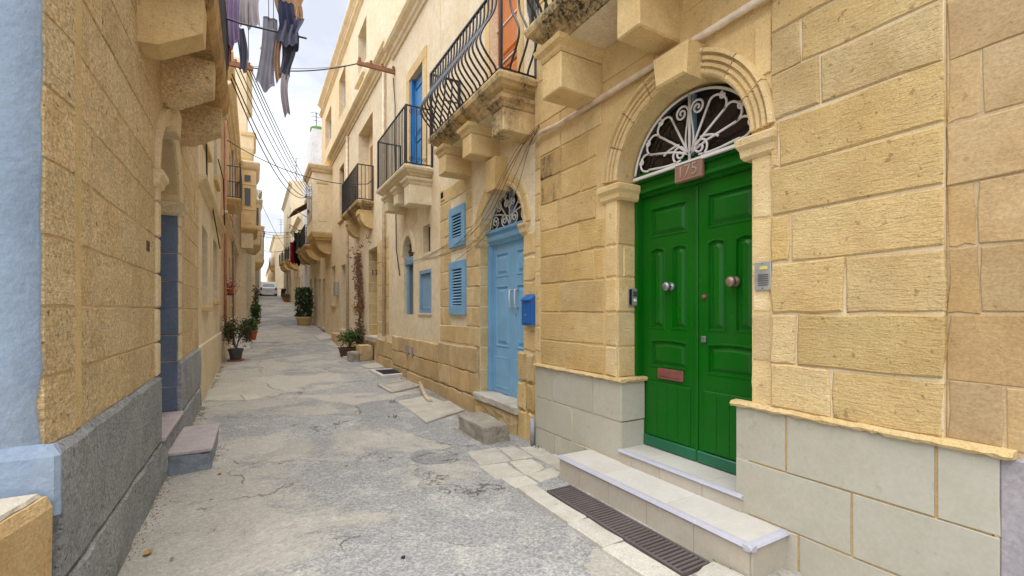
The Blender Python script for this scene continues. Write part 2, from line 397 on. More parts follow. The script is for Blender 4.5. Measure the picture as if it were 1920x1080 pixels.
PVC = plain('beige conduit', srgb(206, 186, 160), .5, .4, 0, .05)
CABLE = plain('dark cable', (.03, .026, .024, 1), .6, .3)
TANCABLE = plain('tan cable', srgb(120, 92, 58), .7, .3)
GREYCABLE = plain('grey cable', srgb(150, 146, 142), .6, .3)
STEEL = plain('brushed steel', srgb(176, 178, 176), .42, .5, .55, .03)
BRASS = plain('worn brass', srgb(148, 128, 112), .4, .5, .6, .1)
NICKEL = plain('worn nickel', srgb(150, 150, 156), .35, .5, .7, .1)
COPPER = plain('reddish brass plate', srgb(142, 88, 80), .5, .5, .4, .1)
PLAQUE = stone('red brown tile', srgb(152, 112, 98), srgb(138, 100, 86), fine=40, bump=.3, vary=.02)
PLAQUENUM = plain('grey number relief', srgb(160, 146, 130), .8, .2)
BLACK = plain('black enamel', (.012, .012, .012, 1), .5, .4)
TERRA = plain('terracotta', srgb(178, 92, 56), .8, .2, 0, .2)
POTGREY = plain('dark glazed pot', srgb(72, 74, 80), .5, .4, 0, .1)
POTBROWN = plain('brown pot', srgb(92, 70, 60), .7, .3, 0, .2)
SOIL = plain('soil', (.05, .035, .02, 1), .95, .1)
REDRUST = paint('red oxide iron', srgb(150, 104, 78), .7, .3, .3, (.1, .05, .03, 1), 50, .2)
GLAZE = plain('white ceramic', srgb(220, 214, 204), .3, .5)
def glass(name, c, rough=.06):
    t = NT(name, rough, .5); t.color(c); t.bump(t.noise(3, 2), .02, .02); return t.m
GLASS = glass('dark window glass', (.022, .016, .014, 1))
PALEGLASS = glass('curtained window glass', (.16, .15, .14, 1), .15)
GREYGLASS = glass('grey window glass', (.06, .07, .085, 1), .08)

# ------------------------------------------------------------------ street
def road_material(name='worn cement and asphalt', bias=0.0, dark=1.0):
    t = NT(name, .9, .25)
    wob = t.n('ShaderNodeMix', data_type='VECTOR'); wn = t.n('ShaderNodeTexNoise'); wn.inputs['Scale'].default_value = 1.9; wn.inputs['Detail'].default_value = 7; wn.inputs['Roughness'].default_value = .6
    t.l(t.co, wn.inputs['Vector']); wob.inputs['Factor'].default_value = .3; t.l(t.co, wob.inputs['A']); t.l(wn.outputs['Color'], wob.inputs['B']); vec = wob.outputs['Result']
    vc = t.n('ShaderNodeTexVoronoi', feature='F1'); vc.inputs['Scale'].default_value = .8; t.l(vec, vc.inputs['Vector'])
    cell = t.n('ShaderNodeSeparateColor'); t.l(vc.outputs['Color'], cell.inputs[0])
    grey, beige = srgb(160 * dark, 160 * dark, 159 * dark), srgb(184, 180, 170)
    pick = t.math('ADD', t.math('MULTIPLY', cell.outputs[0], .26), t.math('ADD', t.noise(.8, 7, .66, dist=.6), t.math('ADD', bias, t.math('MULTIPLY', t.math('MINIMUM', t.math('MAXIMUM', t.math('SUBTRACT', .45, t.sx()), -.2), .8), .16))))
    asph = t.ramp(pick, .57, .66, (1, 1, 1, 1), (0, 0, 0, 1))          # 1 where coarse asphalt shows, 0 under cement
    c = t.mix(asph, beige, grey)
    c = t.mix(.85, c, t.ramp(cell.outputs[1], .1, .9, (.86, .86, .86, 1), (1.05, 1.05, 1.05, 1)), 'MULTIPLY')
    c = t.mix(t.math('MULTIPLY', t.ramp(t.noise(2.3, 8, .72, dist=.8), .50, .66), .6), c, srgb(196, 193, 185))
    c = t.mix(t.math('MULTIPLY', t.ramp(t.noise(1.5, 8, .74, dist=.5), .58, .72), .5), c, srgb(158, 152, 138))
    c = t.mix(t.math('MULTIPLY', t.ramp(t.noise(4.3, 7, .75, dist=.7), .62, .72), .45), c, srgb(128, 121, 108))
    # aggregate: coarse stones in the asphalt, finer grit in the cement
    ag = t.n('ShaderNodeTexVoronoi', feature='F1'); ag.inputs['Scale'].default_value = 78; t.l(t.co, ag.inputs['Vector'])
    ac_ = t.n('ShaderNodeSeparateColor'); t.l(ag.outputs['Color'], ac_.inputs[0])
    c = t.mix(t.math('ADD', t.math('MULTIPLY', asph, .55), .25), c, t.ramp(ac_.outputs[0], 0, 1, (.62, .62, .62, 1), (1.32, 1.32, 1.32, 1)), 'MULTIPLY')
    c = t.mix(.6, c, t.mix(t.ramp(t.noise(34, 5, .75), .3, .7), (.66, .65, .63, 1), (1.26, 1.26, 1.26, 1)), 'MULTIPLY')
    spots = t.ramp(t.noise(13, 4, .7), .70, .74)
    c = t.mix(t.math('MULTIPLY', spots, .75), c, srgb(84, 76, 62))
    def isoline(scale, w, amt, msc, lo, d=.3):
        k = t.math('ABSOLUTE', t.math('SUBTRACT', t.noise(scale, 8, .62, dist=d), .5))
        m_ = t.ramp(k, 0, w, (1, 1, 1, 1), (0, 0, 0, 1))
        return t.math('MULTIPLY', t.math('MULTIPLY', m_, t.ramp(t.noise(msc, 3, .6), lo, lo + .08)), amt)
    def edge(scale, w, amt, msc, lo):
        v = t.n('ShaderNodeTexVoronoi', feature='DISTANCE_TO_EDGE'); v.inputs['Scale'].default_value = scale; t.l(vec, v.inputs['Vector'])
        return t.math('MULTIPLY', t.math('MULTIPLY', t.ramp(v.outputs['Distance'], 0, w, (1, 1, 1, 1), (0, 0, 0, 1)), t.ramp(t.noise(msc, 4, .6), lo, lo + .08)), amt)
    cr = t.math('MAXIMUM', isoline(.55, .0032, .75, .9, .52, .12), t.math('MAXIMUM', edge(.8, .006, .65, .8, .50), isoline(1.2, .0045, .5, .9, .60, .1)))
    c = t.mix(cr, c, srgb(92, 84, 70))
    t.color(c)
    nb = t.bump(ag.outputs['Distance'], .25, .01)
    nb = t.bump(t.noise(34, 5, .7), .4, .015, nb)
    nb = t.bump(t.noise(5, 7, .65), .5, .05, nb)
    nb = t.bump(asph, .5, .008, nb)
    t.bump(t.math('SUBTRACT', 1.0, cr), 1.0, .016, nb)
    return t.m
ROAD = road_material(); PATCH = road_material('dark asphalt patch', -.25, .93)
def lines(a, segs):
    out = [a]
    for end, step in segs:
        n = max(1, round((end - out[-1]) / step)); s0 = out[-1]
        out += [s0 + (end - s0) * (i + 1) / n for i in range(n)]
    return out
def gz(x, y):
    g = ground(y)
    if -1.0 < x < 3.1 and y > -3:
        n_ = noise.fractal(Vector((x * 1.3, y * 1.1, 0)), .9, 2.1, 4) * .016 + noise.noise(Vector((x * .5, y * .35, 3))) * .02
        g += n_ - .02 * max(0, min(1, (x - .4) / 1.6))
    return g
XS = lines(-60, [(-2, 20), (-1, .25), (3.2, .06), (5, .6), (60, 20)]); YS = lines(-40, [(-4, 9), (1.5, .4), (7, .06), (16, .16), (40, .6), (80, 2), (220, 20)])
m = MB()
for x in XS:
    for y in YS: m.v.append((x, y, gz(x, y)))
ny = len(YS)
for i in range(len(XS) - 1):
    for k in range(ny - 1): m.f.append((i * ny + k, (i + 1) * ny + k, (i + 1) * ny + k + 1, i * ny + k + 1))
street = m.build('street', ROAD, smooth=True)
tag(street, 'narrow sloping street of worn patched grey cement with cracks', None, None, 'structure')

def slab(name, mat, quad, z0, th, parent, j=.01, ch=.012):
    """paving piece: four ground corners, follows the street's fall"""
    P = []
    for k in range(4):
        a, b = quad[k], quad[(k + 1) % 4]
        for q in (0, .5):
            P.append((a[0] + (b[0] - a[0]) * q + jit(j), a[1] + (b[1] - a[1]) * q + jit(j)))
    cx, cy = sum(p[0] for p in P) / 8, sum(p[1] for p in P) / 8
    base = sum(gz(*q) for q in quad) / 4
    zz = lambda p: ground(p[1]) - ground(cy) + base + z0
    Q = [(p[0] + (cx - p[0]) * ch / max(.05, abs(p[0] - cx) + abs(p[1] - cy)) * 1.4, p[1] + (cy - p[1]) * ch / max(.05, abs(p[0] - cx) + abs(p[1] - cy)) * 1.4) for p in P]
    m = MB().loft([[(p[0], p[1], zz(p) - th - .04) for p in P], [(p[0], p[1], zz(p) - .006) for p in P], [(p[0], p[1], zz(p)) for p in Q]], False, True)
    return m.build(name, mat, parent)
# kerb strip beside the drain, and the loose paving left of the green door's step
for a, b in ((.9, 1.55), (1.56, 2.25), (2.26, 2.62), (2.63, 3.36)):
    slab('kerb_stone', CONCRETE, [(1.95, a), (2.13, a), (2.13, b), (1.95, b)], .028, .05, street, .012)
slab('kerb_stone', CONCRETE, [(2.16, 1.0), (2.44, 1.0), (2.44, 1.36), (2.15, 1.34)], .035, .05, street, .02)
slab('kerb_stone', CONCRETE, [(2.2, 1.42), (2.44, 1.4), (2.43, 1.78), (2.18, 1.72)], .05, .05, street, .03, .03)
for q in ([(1.96, 3.39), (2.20, 3.39), (2.20, 3.62), (1.96, 3.64)], [(2.22, 3.4), (2.52, 3.44), (2.52, 3.64), (2.22, 3.62)], [(1.92, 3.67), (2.2, 3.65), (2.22, 4.02), (1.92, 4.06)],
          [(2.23, 3.65), (2.5, 3.67), (2.5, 4.0), (2.25, 4.02)], [(1.96, 4.09), (2.3, 4.05), (2.34, 4.5), (2.02, 4.54)], [(2.33, 4.05), (2.54, 4.03), (2.56, 4.46), (2.37, 4.48)], [(2.54, 3.5), (2.78, 3.5), (2.78, 3.98), (2.54, 3.98)], [(2.57, 4.02), (2.78, 4.0), (2.78, 4.36), (2.59, 4.38)]):
    slab('paving_slab', CONCRETE, q, .012 + jit(.006), .03, street, .014)
def gq(pix): return [GP(*p) for p in pix]
slab('paving_slab', CONCRETE, gq([(745, 752), (800, 740), (872, 768), (800, 792)]), .02, .03, street, .02)
slab('paving_slab', CONCRETE, gq([(384, 752), (392, 735), (448, 734), (458, 752)]), .018, .03, street, .02)
slab('paving_slab', CONCRETE, gq([(676, 684), (712, 678), (730, 686), (690, 690)]), .014, .03, street, .02)
slab('paving_slab', CONCRETE, gq([(806, 760), (842, 752), (868, 768), (824, 776)]), .03, .02, street, .01)
for q in ([(440, 735), (478, 733), (486, 748), (462, 752)], [(590, 629), (612, 624), (630, 632), (600, 637)], [(618, 640), (640, 632), (664, 640), (636, 648)]):
    slab('paving_slab', CONCRETE, gq(q), .012, .03, street, .02)

def round_patch(u0, u1, v0, v1):
    (xa, ya), (xb, yb) = GP(u0, (v0 + v1) / 2), GP(u1, (v0 + v1) / 2); (_, yc), (_, yd) = GP((u0 + u1) / 2, v1), GP((u0 + u1) / 2, v0)
    cx, cy, rx, ry = (xa + xb) / 2, (yc + yd) / 2, abs(xb - xa) / 2, abs(yd - yc) / 2; n = 36
    loops = [[(cx + rx * k * (1 + .04 * noise.noise(Vector((i * .9, k, 0)))) * math.cos(6.2832 * i / n), cy + ry * k * math.sin(6.2832 * i / n), gz(cx + rx * k * math.cos(6.2832 * i / n), cy + ry * k * math.sin(6.2832 * i / n)) + d) for i in range(n)] for k, d in ((1, -.01), (1, .004), (.96, .007), (.5, .008), (.05, .008))]
    MB().loft(loops, False, True).build('paving_patch', PATCH, street)
round_patch(765, 858, 838, 868)
# drain grate in front of the steps
gr = thing('drain_grate', 'long rusty slotted drain grate along the foot of the green door\'s steps', 'grate', (2.28, 2.5, 0))
m = MB(); G0, G1, GX0, GX1 = 1.80, 3.2, 2.155, 2.405; zt = .012
m.box(GX0, GX0 + .018, G0, G1, -.05, zt, .004); m.box(GX1 - .018, GX1, G0, G1, -.05, zt, .004)
for y in (G0, G1 - .018): m.box(GX0 + .019, GX1 - .019, y, y + .018, -.05, zt - .002, .004)
m.build('frame', RUST, gr)
MB().box(GX0 + .01, GX1 - .01, G0 + .01, G1 - .01, -.09, -.075).build('pit', DARKGREY, gr)
n_ = 40
for k in range(n_):
    y = G0 + .03 + (G1 - G0 - .06) * (k + .2) / n_
    MB().box(GX0 + .019, GX1 - .019, y, y + .0195, -.03, zt - .004 + jit(.001), .003).build('bar', RUST, gr)

# covers on the right of the street
def cover(pix, label, name, mat, inner, h=.03):
    q = gq(pix); cx, cy = sum(p[0] for p in q) / 4, sum(p[1] for p in q) / 4
    c = thing(name, label, 'cover', (cx, cy, ground(cy)))
    sh = lambda k: [(cx + (p[0] - cx) * k, cy + (p[1] - cy) * k) for p in q]
    zz = lambda p, d: (p[0], p[1], ground(cy) + (p[1] - cy) * .0023 * cy + d)
    m = MB()
    m.loft([[zz(p, -.1) for p in q], [zz(p, h) for p in q], [zz(p, h + .006) for p in sh(.97)], [zz(p, h + .006) for p in sh(.78)], [zz(p, h - .012) for p in sh(.76)], [zz(p, h - .012) for p in sh(.7)]], False, True)
    m.build('frame', mat, c)
    if inner == 'grid':
        MB().loft([[zz(p, h - .008) for p in sh(.755)], [zz(p, h - .004) for p in sh(.75)]], False, True).build('plate', DARKGREY, c)
        for k in range(9):
            t = (k + .5) / 9; s_ = sh(.74)
            a = [s_[0][i] + (s_[1][i] - s_[0][i]) * t for i in (0, 1)]; b = [s_[3][i] + (s_[2][i] - s_[3][i]) * t for i in (0, 1)]
            MB().tube([zz(a, h + .002), zz(b, h + .002)], .010, 4).build('bar', plain_grid, c)
    else:
        MB().loft([[zz(p, h - .011) for p in sh(.69)], [zz(p, h) for p in sh(.67)], [zz(p, h) for p in sh(.5)], [zz(p, h - .008) for p in sh(.48)], [zz(p, h - .002) for p in sh(.44)]], False, True).build('lid', CONCRETE, c)
    return c
plain_grid = plain('blue grey iron', srgb(70, 80, 96), .5, .5, .4)
cover([(693, 697), (748, 694), (768, 704), (716, 709)], 'square street drain with white frame and dark grid beside the house wall', 'drain_cover', WHITE, 'grid', .05)
cover([(707, 722), (756, 714), (790, 724), (734, 738)], 'pale concrete manhole cover with a square lid near the white framed drain', 'manhole_cover', CONCRETE, 'lid', .02)

# ------------------------------------------------------------------ right side: tan neighbour at the picture's right edge
COURSE = [.925, 1.204, 1.513, 1.825, 2.115, 2.405, 2.70, 2.985, 3.25, 3.53, 3.82, 4.10]
XR = 2.82
TANMORTAR = stone('tan mortar', srgb(206, 188, 156), srgb(188, 164, 126), fine=90, bump=.4, stain_amt=.15, vary=.04)
h0 = thing('house', 'tan stone house with bare grey cement base at the right edge', 'house', (2.83, -1.5, 0))
wall(h0, 2.835, 1, -4.2, .848, -.3, 4.4, [], TANMORTAR, back=4)
j0 = {0: [.66, .2], 1: [.1], 2: [PY(1838, 2.83), .2], 3: [PY(1830, 2.83), .1], 4: [.25], 5: [PY(1840, 2.83), .15], 6: [PY(1782, 2.83), .3], 7: [PY(1802, 2.83), .2]}
masonry(h0, XM(2.835, 1), -.6, .848, COURSE, [], NEIGHBOUR, joints=j0, proud=.007, gap=.010, j=.007, ch=.005)
GREYCEM = stone('grey mauve cement render', srgb(168, 162, 166), srgb(150, 146, 152), stain=(.3, .27, .24, 1), stain_amt=.4, fine=25, bump=.25, vary=.02, pits=.08)
MB().box(2.806, 2.9, -2, .672, -.3, .90, .01).build('plinth', GREYCEM, h0)

# ------------------------------------------------------------------ right side: house with the green door
h1 = thing('house', 'golden stone house with arched green double door and pale slab base', 'house', (XR, 2.6, 0))
DY0, DY1, SPR, DX = 1.80, 3.06, 2.645, 3.09
DC, DR = (DY0 + DY1) / 2, (DY1 - DY0) / 2
wall(h1, XR, 1, .85, 4.42, -.3, 6.3, [(DY0, DY1, .1, SPR, 'arch', 1.0)], SMOOTH, depth=.45, back=4)
MB().box(XR - .012, XR + .02, .851, 1.662, .93, 5.5).build('mortar_bed', MORTAR, h1)
GOLDMORTAR = stone('golden joint mortar', srgb(206, 178, 128), srgb(190, 158, 106), fine=60, bump=.4, stain_amt=.1, vary=.04)
MB().box(XR - .014, XR + .02, .69, 1.90, -.2, .897).build('mortar_bed', GOLDMORTAR, h1); MB().box(XR - .014, XR + .02, 3.01, 4.378, -.2, .897).build('mortar_bed', MORTAR, h1)
PJ = {k: [PY(u, XR)] for k, u in ((0, 1560), (1, 1497), (2, 1587), (3, 1485), (5, 1463), (6, 1541), (7, 1505), (8, 1600))}
PJ[4] = []; PJ[9] = []
masonry(h1, XM(XR, 1), .846, 1.670, COURSE, [], GOLD, joints=PJ, proud=.024, j=.008, ch=.010, gap=.011)
# jambs, reveal and left hand wall
masonry(h1, XM(XR, 1), 1.668, DY0 + .004, [.925, 1.204, 1.513, 1.825, 2.115, 2.53], [], PALEGOLD, joints={k: [] for k in range(6)}, proud=.004, j=.008, ch=.012, name='jamb_stone')
masonry(h1, XM(XR, 1), DY1 - .004, 3.215, [.925, 1.204, 1.513, 1.825, 2.115, 2.53], [], PALEGOLD, joints={k: [] for k in range(6)}, proud=.012, j=.008, ch=.012, name='jamb_stone')
masonry(h1, YM(DY1), XR - .004, DX - .02, [.925, 1.204, 1.513, 1.825, 2.115, 2.53], [], PALEGOLD, L=(.2, .4), proud=.008, j=.004, ch=.008, name='jamb_stone')
PJL = {0: [PY(1060, XR)], 1: [PY(1128, XR)], 2: [PY(1050, XR)], 3: [PY(1062, XR), PY(1115, XR)], 4: [PY(1087, XR)], 5: [PY(1046, XR)], 6: [PY(1090, XR)], 7: [PY(1048, XR), PY(1103, XR)], 8: [3.7]}
masonry(h1, XM(XR, 1), 3.9, 4.30, COURSE[6:9], [], SOOTY, joints={k: [] for k in range(5)}, proud=.012, j=.005, ch=.01)
masonry(h1, XM(XR, 1), 3.225, 4.30, COURSE[:9], [(3.1, 3.34, 2.5, 3.3), (3.9, 4.4, COURSE[6], 3.4)], GOLDL, joints=PJL, proud=.011, j=.007, ch=.009, gap=.012)
masonry(h1, XM(XR, 1), 4.305, 4.42, [c + .14 for c in COURSE[:10]], [], PALEGOLD, joints={k: [] for k in range(12)}, proud=.006, j=.006, ch=.01, name='quoin')
# smooth spandrel stones and frieze round the arch
for a0, a1, b0, b1 in ((1.67, 1.78, 3.02, 3.36), (1.78, 2.1, 3.43, 3.75), (1.67, 2.35, 3.76, 4.1), (2.62, 3.25, 3.46, 3.62), (2.62, 3.25, 3.63, 4.05), (3.27, 3.9, 3.26, 3.62), (3.92, 4.3, 3.26, 3.62), (3.58, 4.3, 3.63, 4.05)):
    brick(h1, XM(XR, 1), a0 + .004, a1 - .004, b0 + .004, b1 - .004, SMOOTH, .008, .002, .004, 'frieze_stone')
# impost blocks
for a0, a1 in ((1.655, DY0 + .05), (DY1 - .05, 3.24)):
    m = MB(); c = (a0 + a1) / 2; w = (a1 - a0) / 2
    L_ = [(2.51, .0), (2.53, .02), (2.57, .025), (2.60, .05), (2.64, .055), (2.655, .035)]
    m.loft([[(XR + .2, a0 - o * .6, z), (XR - .012 - o, a0 - o * .6, z), (XR - .012 - o, a1 + o * .6, z), (XR + .2, a1 + o * .6, z)] for z, o in L_])
    m.build('impost', PALEGOLD, h1)
# archivolt: concentric worn mouldings, as separate arch stones
prof = [(DR - .006, -.3), (DR - .006, .016), (DR + .008, .026), (DR + .028, .028), (DR + .032, .008), (DR + .042, .008), (DR + .048, .03), (DR + .068, .032), (DR + .072, .010), (DR + .082, .010), (DR + .088, .036), (DR + .112, .038), (DR + .116, .02), (DR + .124, .02), (DR + .134, .054), (DR + .162, .048), (DR + .17, -.01)]
A = [2, 26, 48, 70, 93, 112, 134, 156, 178]
for k in range(len(A) - 1):
    arc_mould(prof, DC, SPR + .015, XR, 1, R(A[k] + .35), R(A[k + 1] - .35), 12).build('arch_stone', PALEGOLD, h1)
m = MB(); m.loft([[(XR + .05, 2.18, 3.20), (XR + .05, 2.47, 3.20), (XR + .05, 2.50, 3.44), (XR + .05, 2.15, 3.44)],
                  [(XR - .165, 2.18, 3.205), (XR - .165, 2.46, 3.205), (XR - .17, 2.485, 3.435), (XR - .17, 2.16, 3.435)],
                  [(XR - .18, 2.195, 3.22), (XR - .18, 2.445, 3.22), (XR - .185, 2.47, 3.42), (XR - .185, 2.175, 3.42)]], True, True)
m.build('keystone', SMOOTH, h1)

# plinth: cap and slabs
def plinth(y0, y1, rows, ret=None):
    for k, (b0, b1, js) in enumerate(rows):
        e = [y0] + sorted(js) + [y1]
        for q in range(len(e) - 1): brick(h1, XM(XR, 1), e[q] + .006, e[q + 1] - .006, b0 + .005, b1 - .005, PLINTH, .022, .002, .003, 'plinth_slab')
plinth(.66, 1.905, [(.55, .90, [PY(1474, 2.80), PY(1755, 2.80)]), (.205, .55, [PY(1597, 2.80)]), (-.12, .205, [1.0, 1.5])])
plinth(2.985, 4.38, [(.55, .90, [PY(1035, 2.80), PY(1112, 2.80)]), (.205, .55, [PY(1072, 2.80)]), (-.12, .205, [PY(1040, 2.8), 3.5])])
for b0, b1 in ((.55, .90), (.205, .55)):
    brick(h1, YM(3.01), XR - .018, DX - .01, b0 + .005, b1 - .005, PLINTH, .022, .001, .003, 'plinth_slab')
MB().box(XR - .0205, XR + .01, .668, .684, -.1, .9, .002).build('plinth_trim', GOLD, h1)
for y0, y1, r_ in ((.62, 1.925, 0), (2.96, 4.385, 1)):
    m = MB(); n = 44; loops = []
    for k in range(n + 1):
        y = y0 + (y1 - y0) * k / n; a, b, c_ = jit(.006), jit(.005), jit(.004)
        loops.append([(XR + .02, y, .898), (XR - .045 + a, y, .898 + b), (XR - .055 + a, y, .912 + c_), (XR - .044 + a, y, .93 + c_), (XR + .02, y, .934)])
    m.loft(loops); m.build('plinth_cap', PALEGOLD, h1)
m = MB(); m.loft([[(x, 3.05, .898), (x, 2.965 + jit(.004), .898), (x, 2.957 + jit(.004), .915), (x, 2.965 + jit(.003), .932), (x, 3.05, .934)] for x in [XR + (DX - XR) * k / 8 for k in range(9)]]); m.build('plinth_cap', GOLD, h1)
MB().box(XR - .02, DX - .01, 1.81, 1.9, -.1, .9, .004).build('plinth_return', PLINTH, h1)

# steps (tiles are pieces of their own)
def tiled_step(x0, x1, y0, y1, z0, z1, tj, rj, ends, lip=.022):
    st = MB().box(x0 + .012, x1, y0 + .012, y1 - .012, z0 - .2, z1 - .012).build('step', MORTAR, h1)
    e = [y0] + tj + [y1]
    for k in range(len(e) - 1): MB().box(x0 + .03, x1, e[k] + .0015, e[k + 1] - .0015, z1 - .02, z1, .002).build('tread_tile', MARBLE, st)
    e = [y0 + .008] + rj + [y1 - .008]
    for k in range(len(e) - 1): MB().box(x0, x0 + .02, e[k] + .0015, e[k + 1] - .0015, z0, z1 - .032, .002).build('riser_tile', TILE, st)
    nose = [(x0 + .03, z1 + .001), (x0 + .006, z1 + .001), (x0 - lip * .6, z1 - .004), (x0 - lip, z1 - .015), (x0 - lip * .6, z1 - .027), (x0 + .006, z1 - .031), (x0 + .03, z1 - .031)]
    MB().loft([[(a, y, b) for a, b in nose] for y in (y0 - (lip if ends else 0), y1)]).build('nosing', NOSING, st, False)
    if ends:
        nz = [(y0 + .03, z1 + .0015), (y0 + .006, z1 + .0015), (y0 - lip * .6, z1 - .0038), (y0 - lip - .001, z1 - .015), (y0 - lip * .6, z1 - .0275), (y0 + .006, z1 - .0315), (y0 + .03, z1 - .0315)]
        MB().loft([[(x, a, b) for a, b in nz] for x in (x0 - lip * .9, x1)]).build('nosing', NOSING, st)
        MB().box(x0 + .021, x1, y0, y0 + .0125, z0, z1 - .032, .002).build('riser_tile', TILE, st)
    return st
tiled_step(2.44, XR - .01, 1.57, 3.42, -.02, .20, [2.2, 2.85], [1.95, 2.35, 2.75, 3.12], True)
tiled_step(XR - .03, DX + .1, 1.845, 3.005, .2005, .316, [2.12, 2.72], [2.16, 2.55, 2.86], False)

# green door
FX = DX                                   # plane of the leaves
M = XM(FX, 1)
for a0, a1 in ((DY0, DY0 + .045), (DY1 - .045, DY1)): MB().loft([[(FX + .08, a0, z), (FX - .06, a0, z), (FX - .06, a0 + .008, z), (FX - .075, a0 + .012, z), (FX - .075, a1 - .014, z), (FX - .06, a1 - .01, z), (FX - .06, a1, z), (FX + .08, a1, z)] for z in (.316, 2.545)]).build('door_frame', GREEN, h1)
m = MB(); moulded(m, FX + .06, FX - .02, 1, DY0 + .002, DY1 - .002, [(2.54, .0), (2.55, .02), (2.565, .02), (2.577, .05), (2.605, .05), (2.615, .03), (2.665, .03), (2.672, .06), (2.685, .062), (2.687, 0)]); m.build('transom', GREEN, h1)
def rings(m, y0, y1, z0, z1, M, steps, arch=0.0):
    def loop(i, d):
        a0, a1, b0, b1 = y0 + i, y1 - i, z0 + i, z1 - i
        top = [(a1 + (a0 - a1) * k / 6, b1 - arch + arch * math.sin(math.pi * k / 6)) for k in range(7)]
        return [M(a, b, d) for a, b in [(a0, b0), (a1, b0)] + top]
    return m.loft([loop(i, d) for i, d in steps], False, True)
def ring_pts(y0, y1, z0, z1, arch=0.0): return [(y0, z0), (y1, z0)] + [(y1 + (y0 - y1) * k / 6, z1 - arch + arch * math.sin(math.pi * k / 6)) for k in range(7)]
PST = [(0, 0), (.004, .006), (.014, .006), (.022, -.016), (.034, -.016), (.062, -.002), (.07, -.002)]
def leaf(parent, y0, y1, z0, z1, panels, X, mat, steps=PST, th=.045, kick=None, name='door', pmat=None):
    M = XM(X, 1); m = MB()
    m.holes(rect_pts(y0, y1, z0, z1), [ring_pts(*p) for p in panels], M)
    m.loft([[M(a, b, d) for a, b in rect_pts(y0, y1, z0, z1)] for d in (0, -th)], False, False)
    d = m.build(name, mat, parent)
    for p in panels: rings(MB(), *p[:4], M, steps, p[4]).build('panel', pmat or mat, d)
    return d
mid = DC
for y0, y1, side in ((mid + .003, DY1 - .047, 1), (DY0 + .047, mid - .003, -1)):
    w = y1 - y0; a, b = y0 + .095, y1 - .085
    ps = [(a, b, 2.17, 2.44, 0), (a, (a + b) / 2 - .035, 1.365, 2.085, .02), ((a + b) / 2 + .035, b, 1.365, 2.085, .02), (a, b, 1.03, 1.28, .012)]
    d = leaf(h1, y0, y1, .32, 2.539, ps, FX, GREEN)
    MB().box(FX - .012, FX + .005, a - .03, b + .03, .42, .90, .006).build('kick_board', GREEN, d)
    for k in range(4): MB().box(FX - .0155, FX - .0125, a - .02 + (b - a + .04) * k / 4, a - .025 + (b - a + .04) * (k + 1) / 4, .43, .885, .002).build('kick_plank', GREEN, d)
    MB().box(FX - .02, FX + .004, y0 + .002, y1 - .002, .322, .415, .008).build('bottom_rail', GREENKICK, d)
    if side == 1: ky, kz = PY(1251, FX - .05), PZ(1251, 537, FX - .05)
    else: ky, kz = PY(1372, FX - .05), PZ(1372, 528, FX - .05)
    MB().lathe([(.0, 0), (.036, 0), (.038, -.008), (.02, -.016), (.016, -.03), (.034, -.045), (.040, -.062), (.034, -.078), (.018, -.086), (.006, -.088)], (FX, ky, kz), 'x').build('knob', NICKEL if side == 1 else BRASS, d, True)
    if side == 1:
        y_, z_ = (PY(1233, FX - .02), PY(1280, FX - .02)), (PZ(1256, 713, FX - .02), PZ(1256, 693, FX - .02))
        ls = MB().box(FX - .022, FX, y_[1], y_[0], z_[0], z_[1], .004).build('letter_slot', COPPER, d)
        MB().box(FX - .027, FX - .023, y_[1] + .025, y_[0] - .025, z_[0] + .025, z_[1] - .02, .003).build('flap', COPPER, d)
        MB().box(FX - .014, FX, y0 - .012, y0 + .02, .33, 2.535, .006).build('meeting_strip', GREEN, d)
    else:
        MB().lathe([(0, 0), (.022, 0), (.022, -.006), (.014, -.012), (.014, -.02), (.004, -.022)], (FX, PY(1321, FX), PZ(1321, 557, FX)), 'x').build('keyhole', COPPER, d, True)
        MB().box(FX - .02, FX, PY(1321, FX) - .02, PY(1321, FX) + .02, PZ(1321, 636, FX) - .025, PZ(1321, 636, FX) + .025, .004).build('lock', NICKEL, d)

# fanlight over the green door
FXD = FX; FX = FX - .05
fan = MB(); M = XM(FX + .03, 1); FZ = 2.708
pts = [(DC + (DR + .0) * math.cos(math.pi * k / 32), SPR + (DR + .0) * math.sin(math.pi * k / 32)) for k in range(33)]
pts = [p for p in pts if p[1] > 2.685]
fan.add([M(pts[-1][0], 2.685, 0)] + [M(a, b, 0) for a, b in pts[::-1]] + [M(pts[0][0], 2.685, 0)], [tuple(range(len(pts) + 2))])
fo = fan.build('fanlight', GLASS, h1)
DARKSASH = plain('dark brown sash', (.03, .02, .016, 1), .5)
rim = [(DC + (DR - .012) * math.cos(math.pi * k / 32), SPR + (DR - .012) * math.sin(math.pi * k / 32)) for k in range(33)]
rim = [p for p in rim if p[1] > 2.70]
M = XM(FX, 1)
MB().tube([M(a, b, -.01) for a, b in rim], .02, 4).build('sash', DARKSASH, fo)
MB().box(FX - .01, FX + .03, DC - .012, DC + .012, 2.70, SPR + DR, .003).build('glazing_bar', GREYBLUE, fo)
MB().box(FX - .01, FX + .03, DY0 + .06, DY1 - .06, 2.70, 2.76, .004).build('bottom_sash', GREEN, fo)
g = .045
MB().box(FX - .065, FX - .035, DY0 + .03, DY1 - .03, 2.689, 2.715, .004).build('grille_bar', WHITE, fo)
def gt(p2, r_=.0085, nm='scroll', mat=None, par=None, X=None, gd=None):
    Mx = XM(X if X is not None else FX, 1)
    MB().tube([Mx(a, b, gd if gd is not None else g) for a, b in p2], r_ * (1.25 if par is None else 1.0), 6).build(nm, mat or WHITE, par or fo, True)
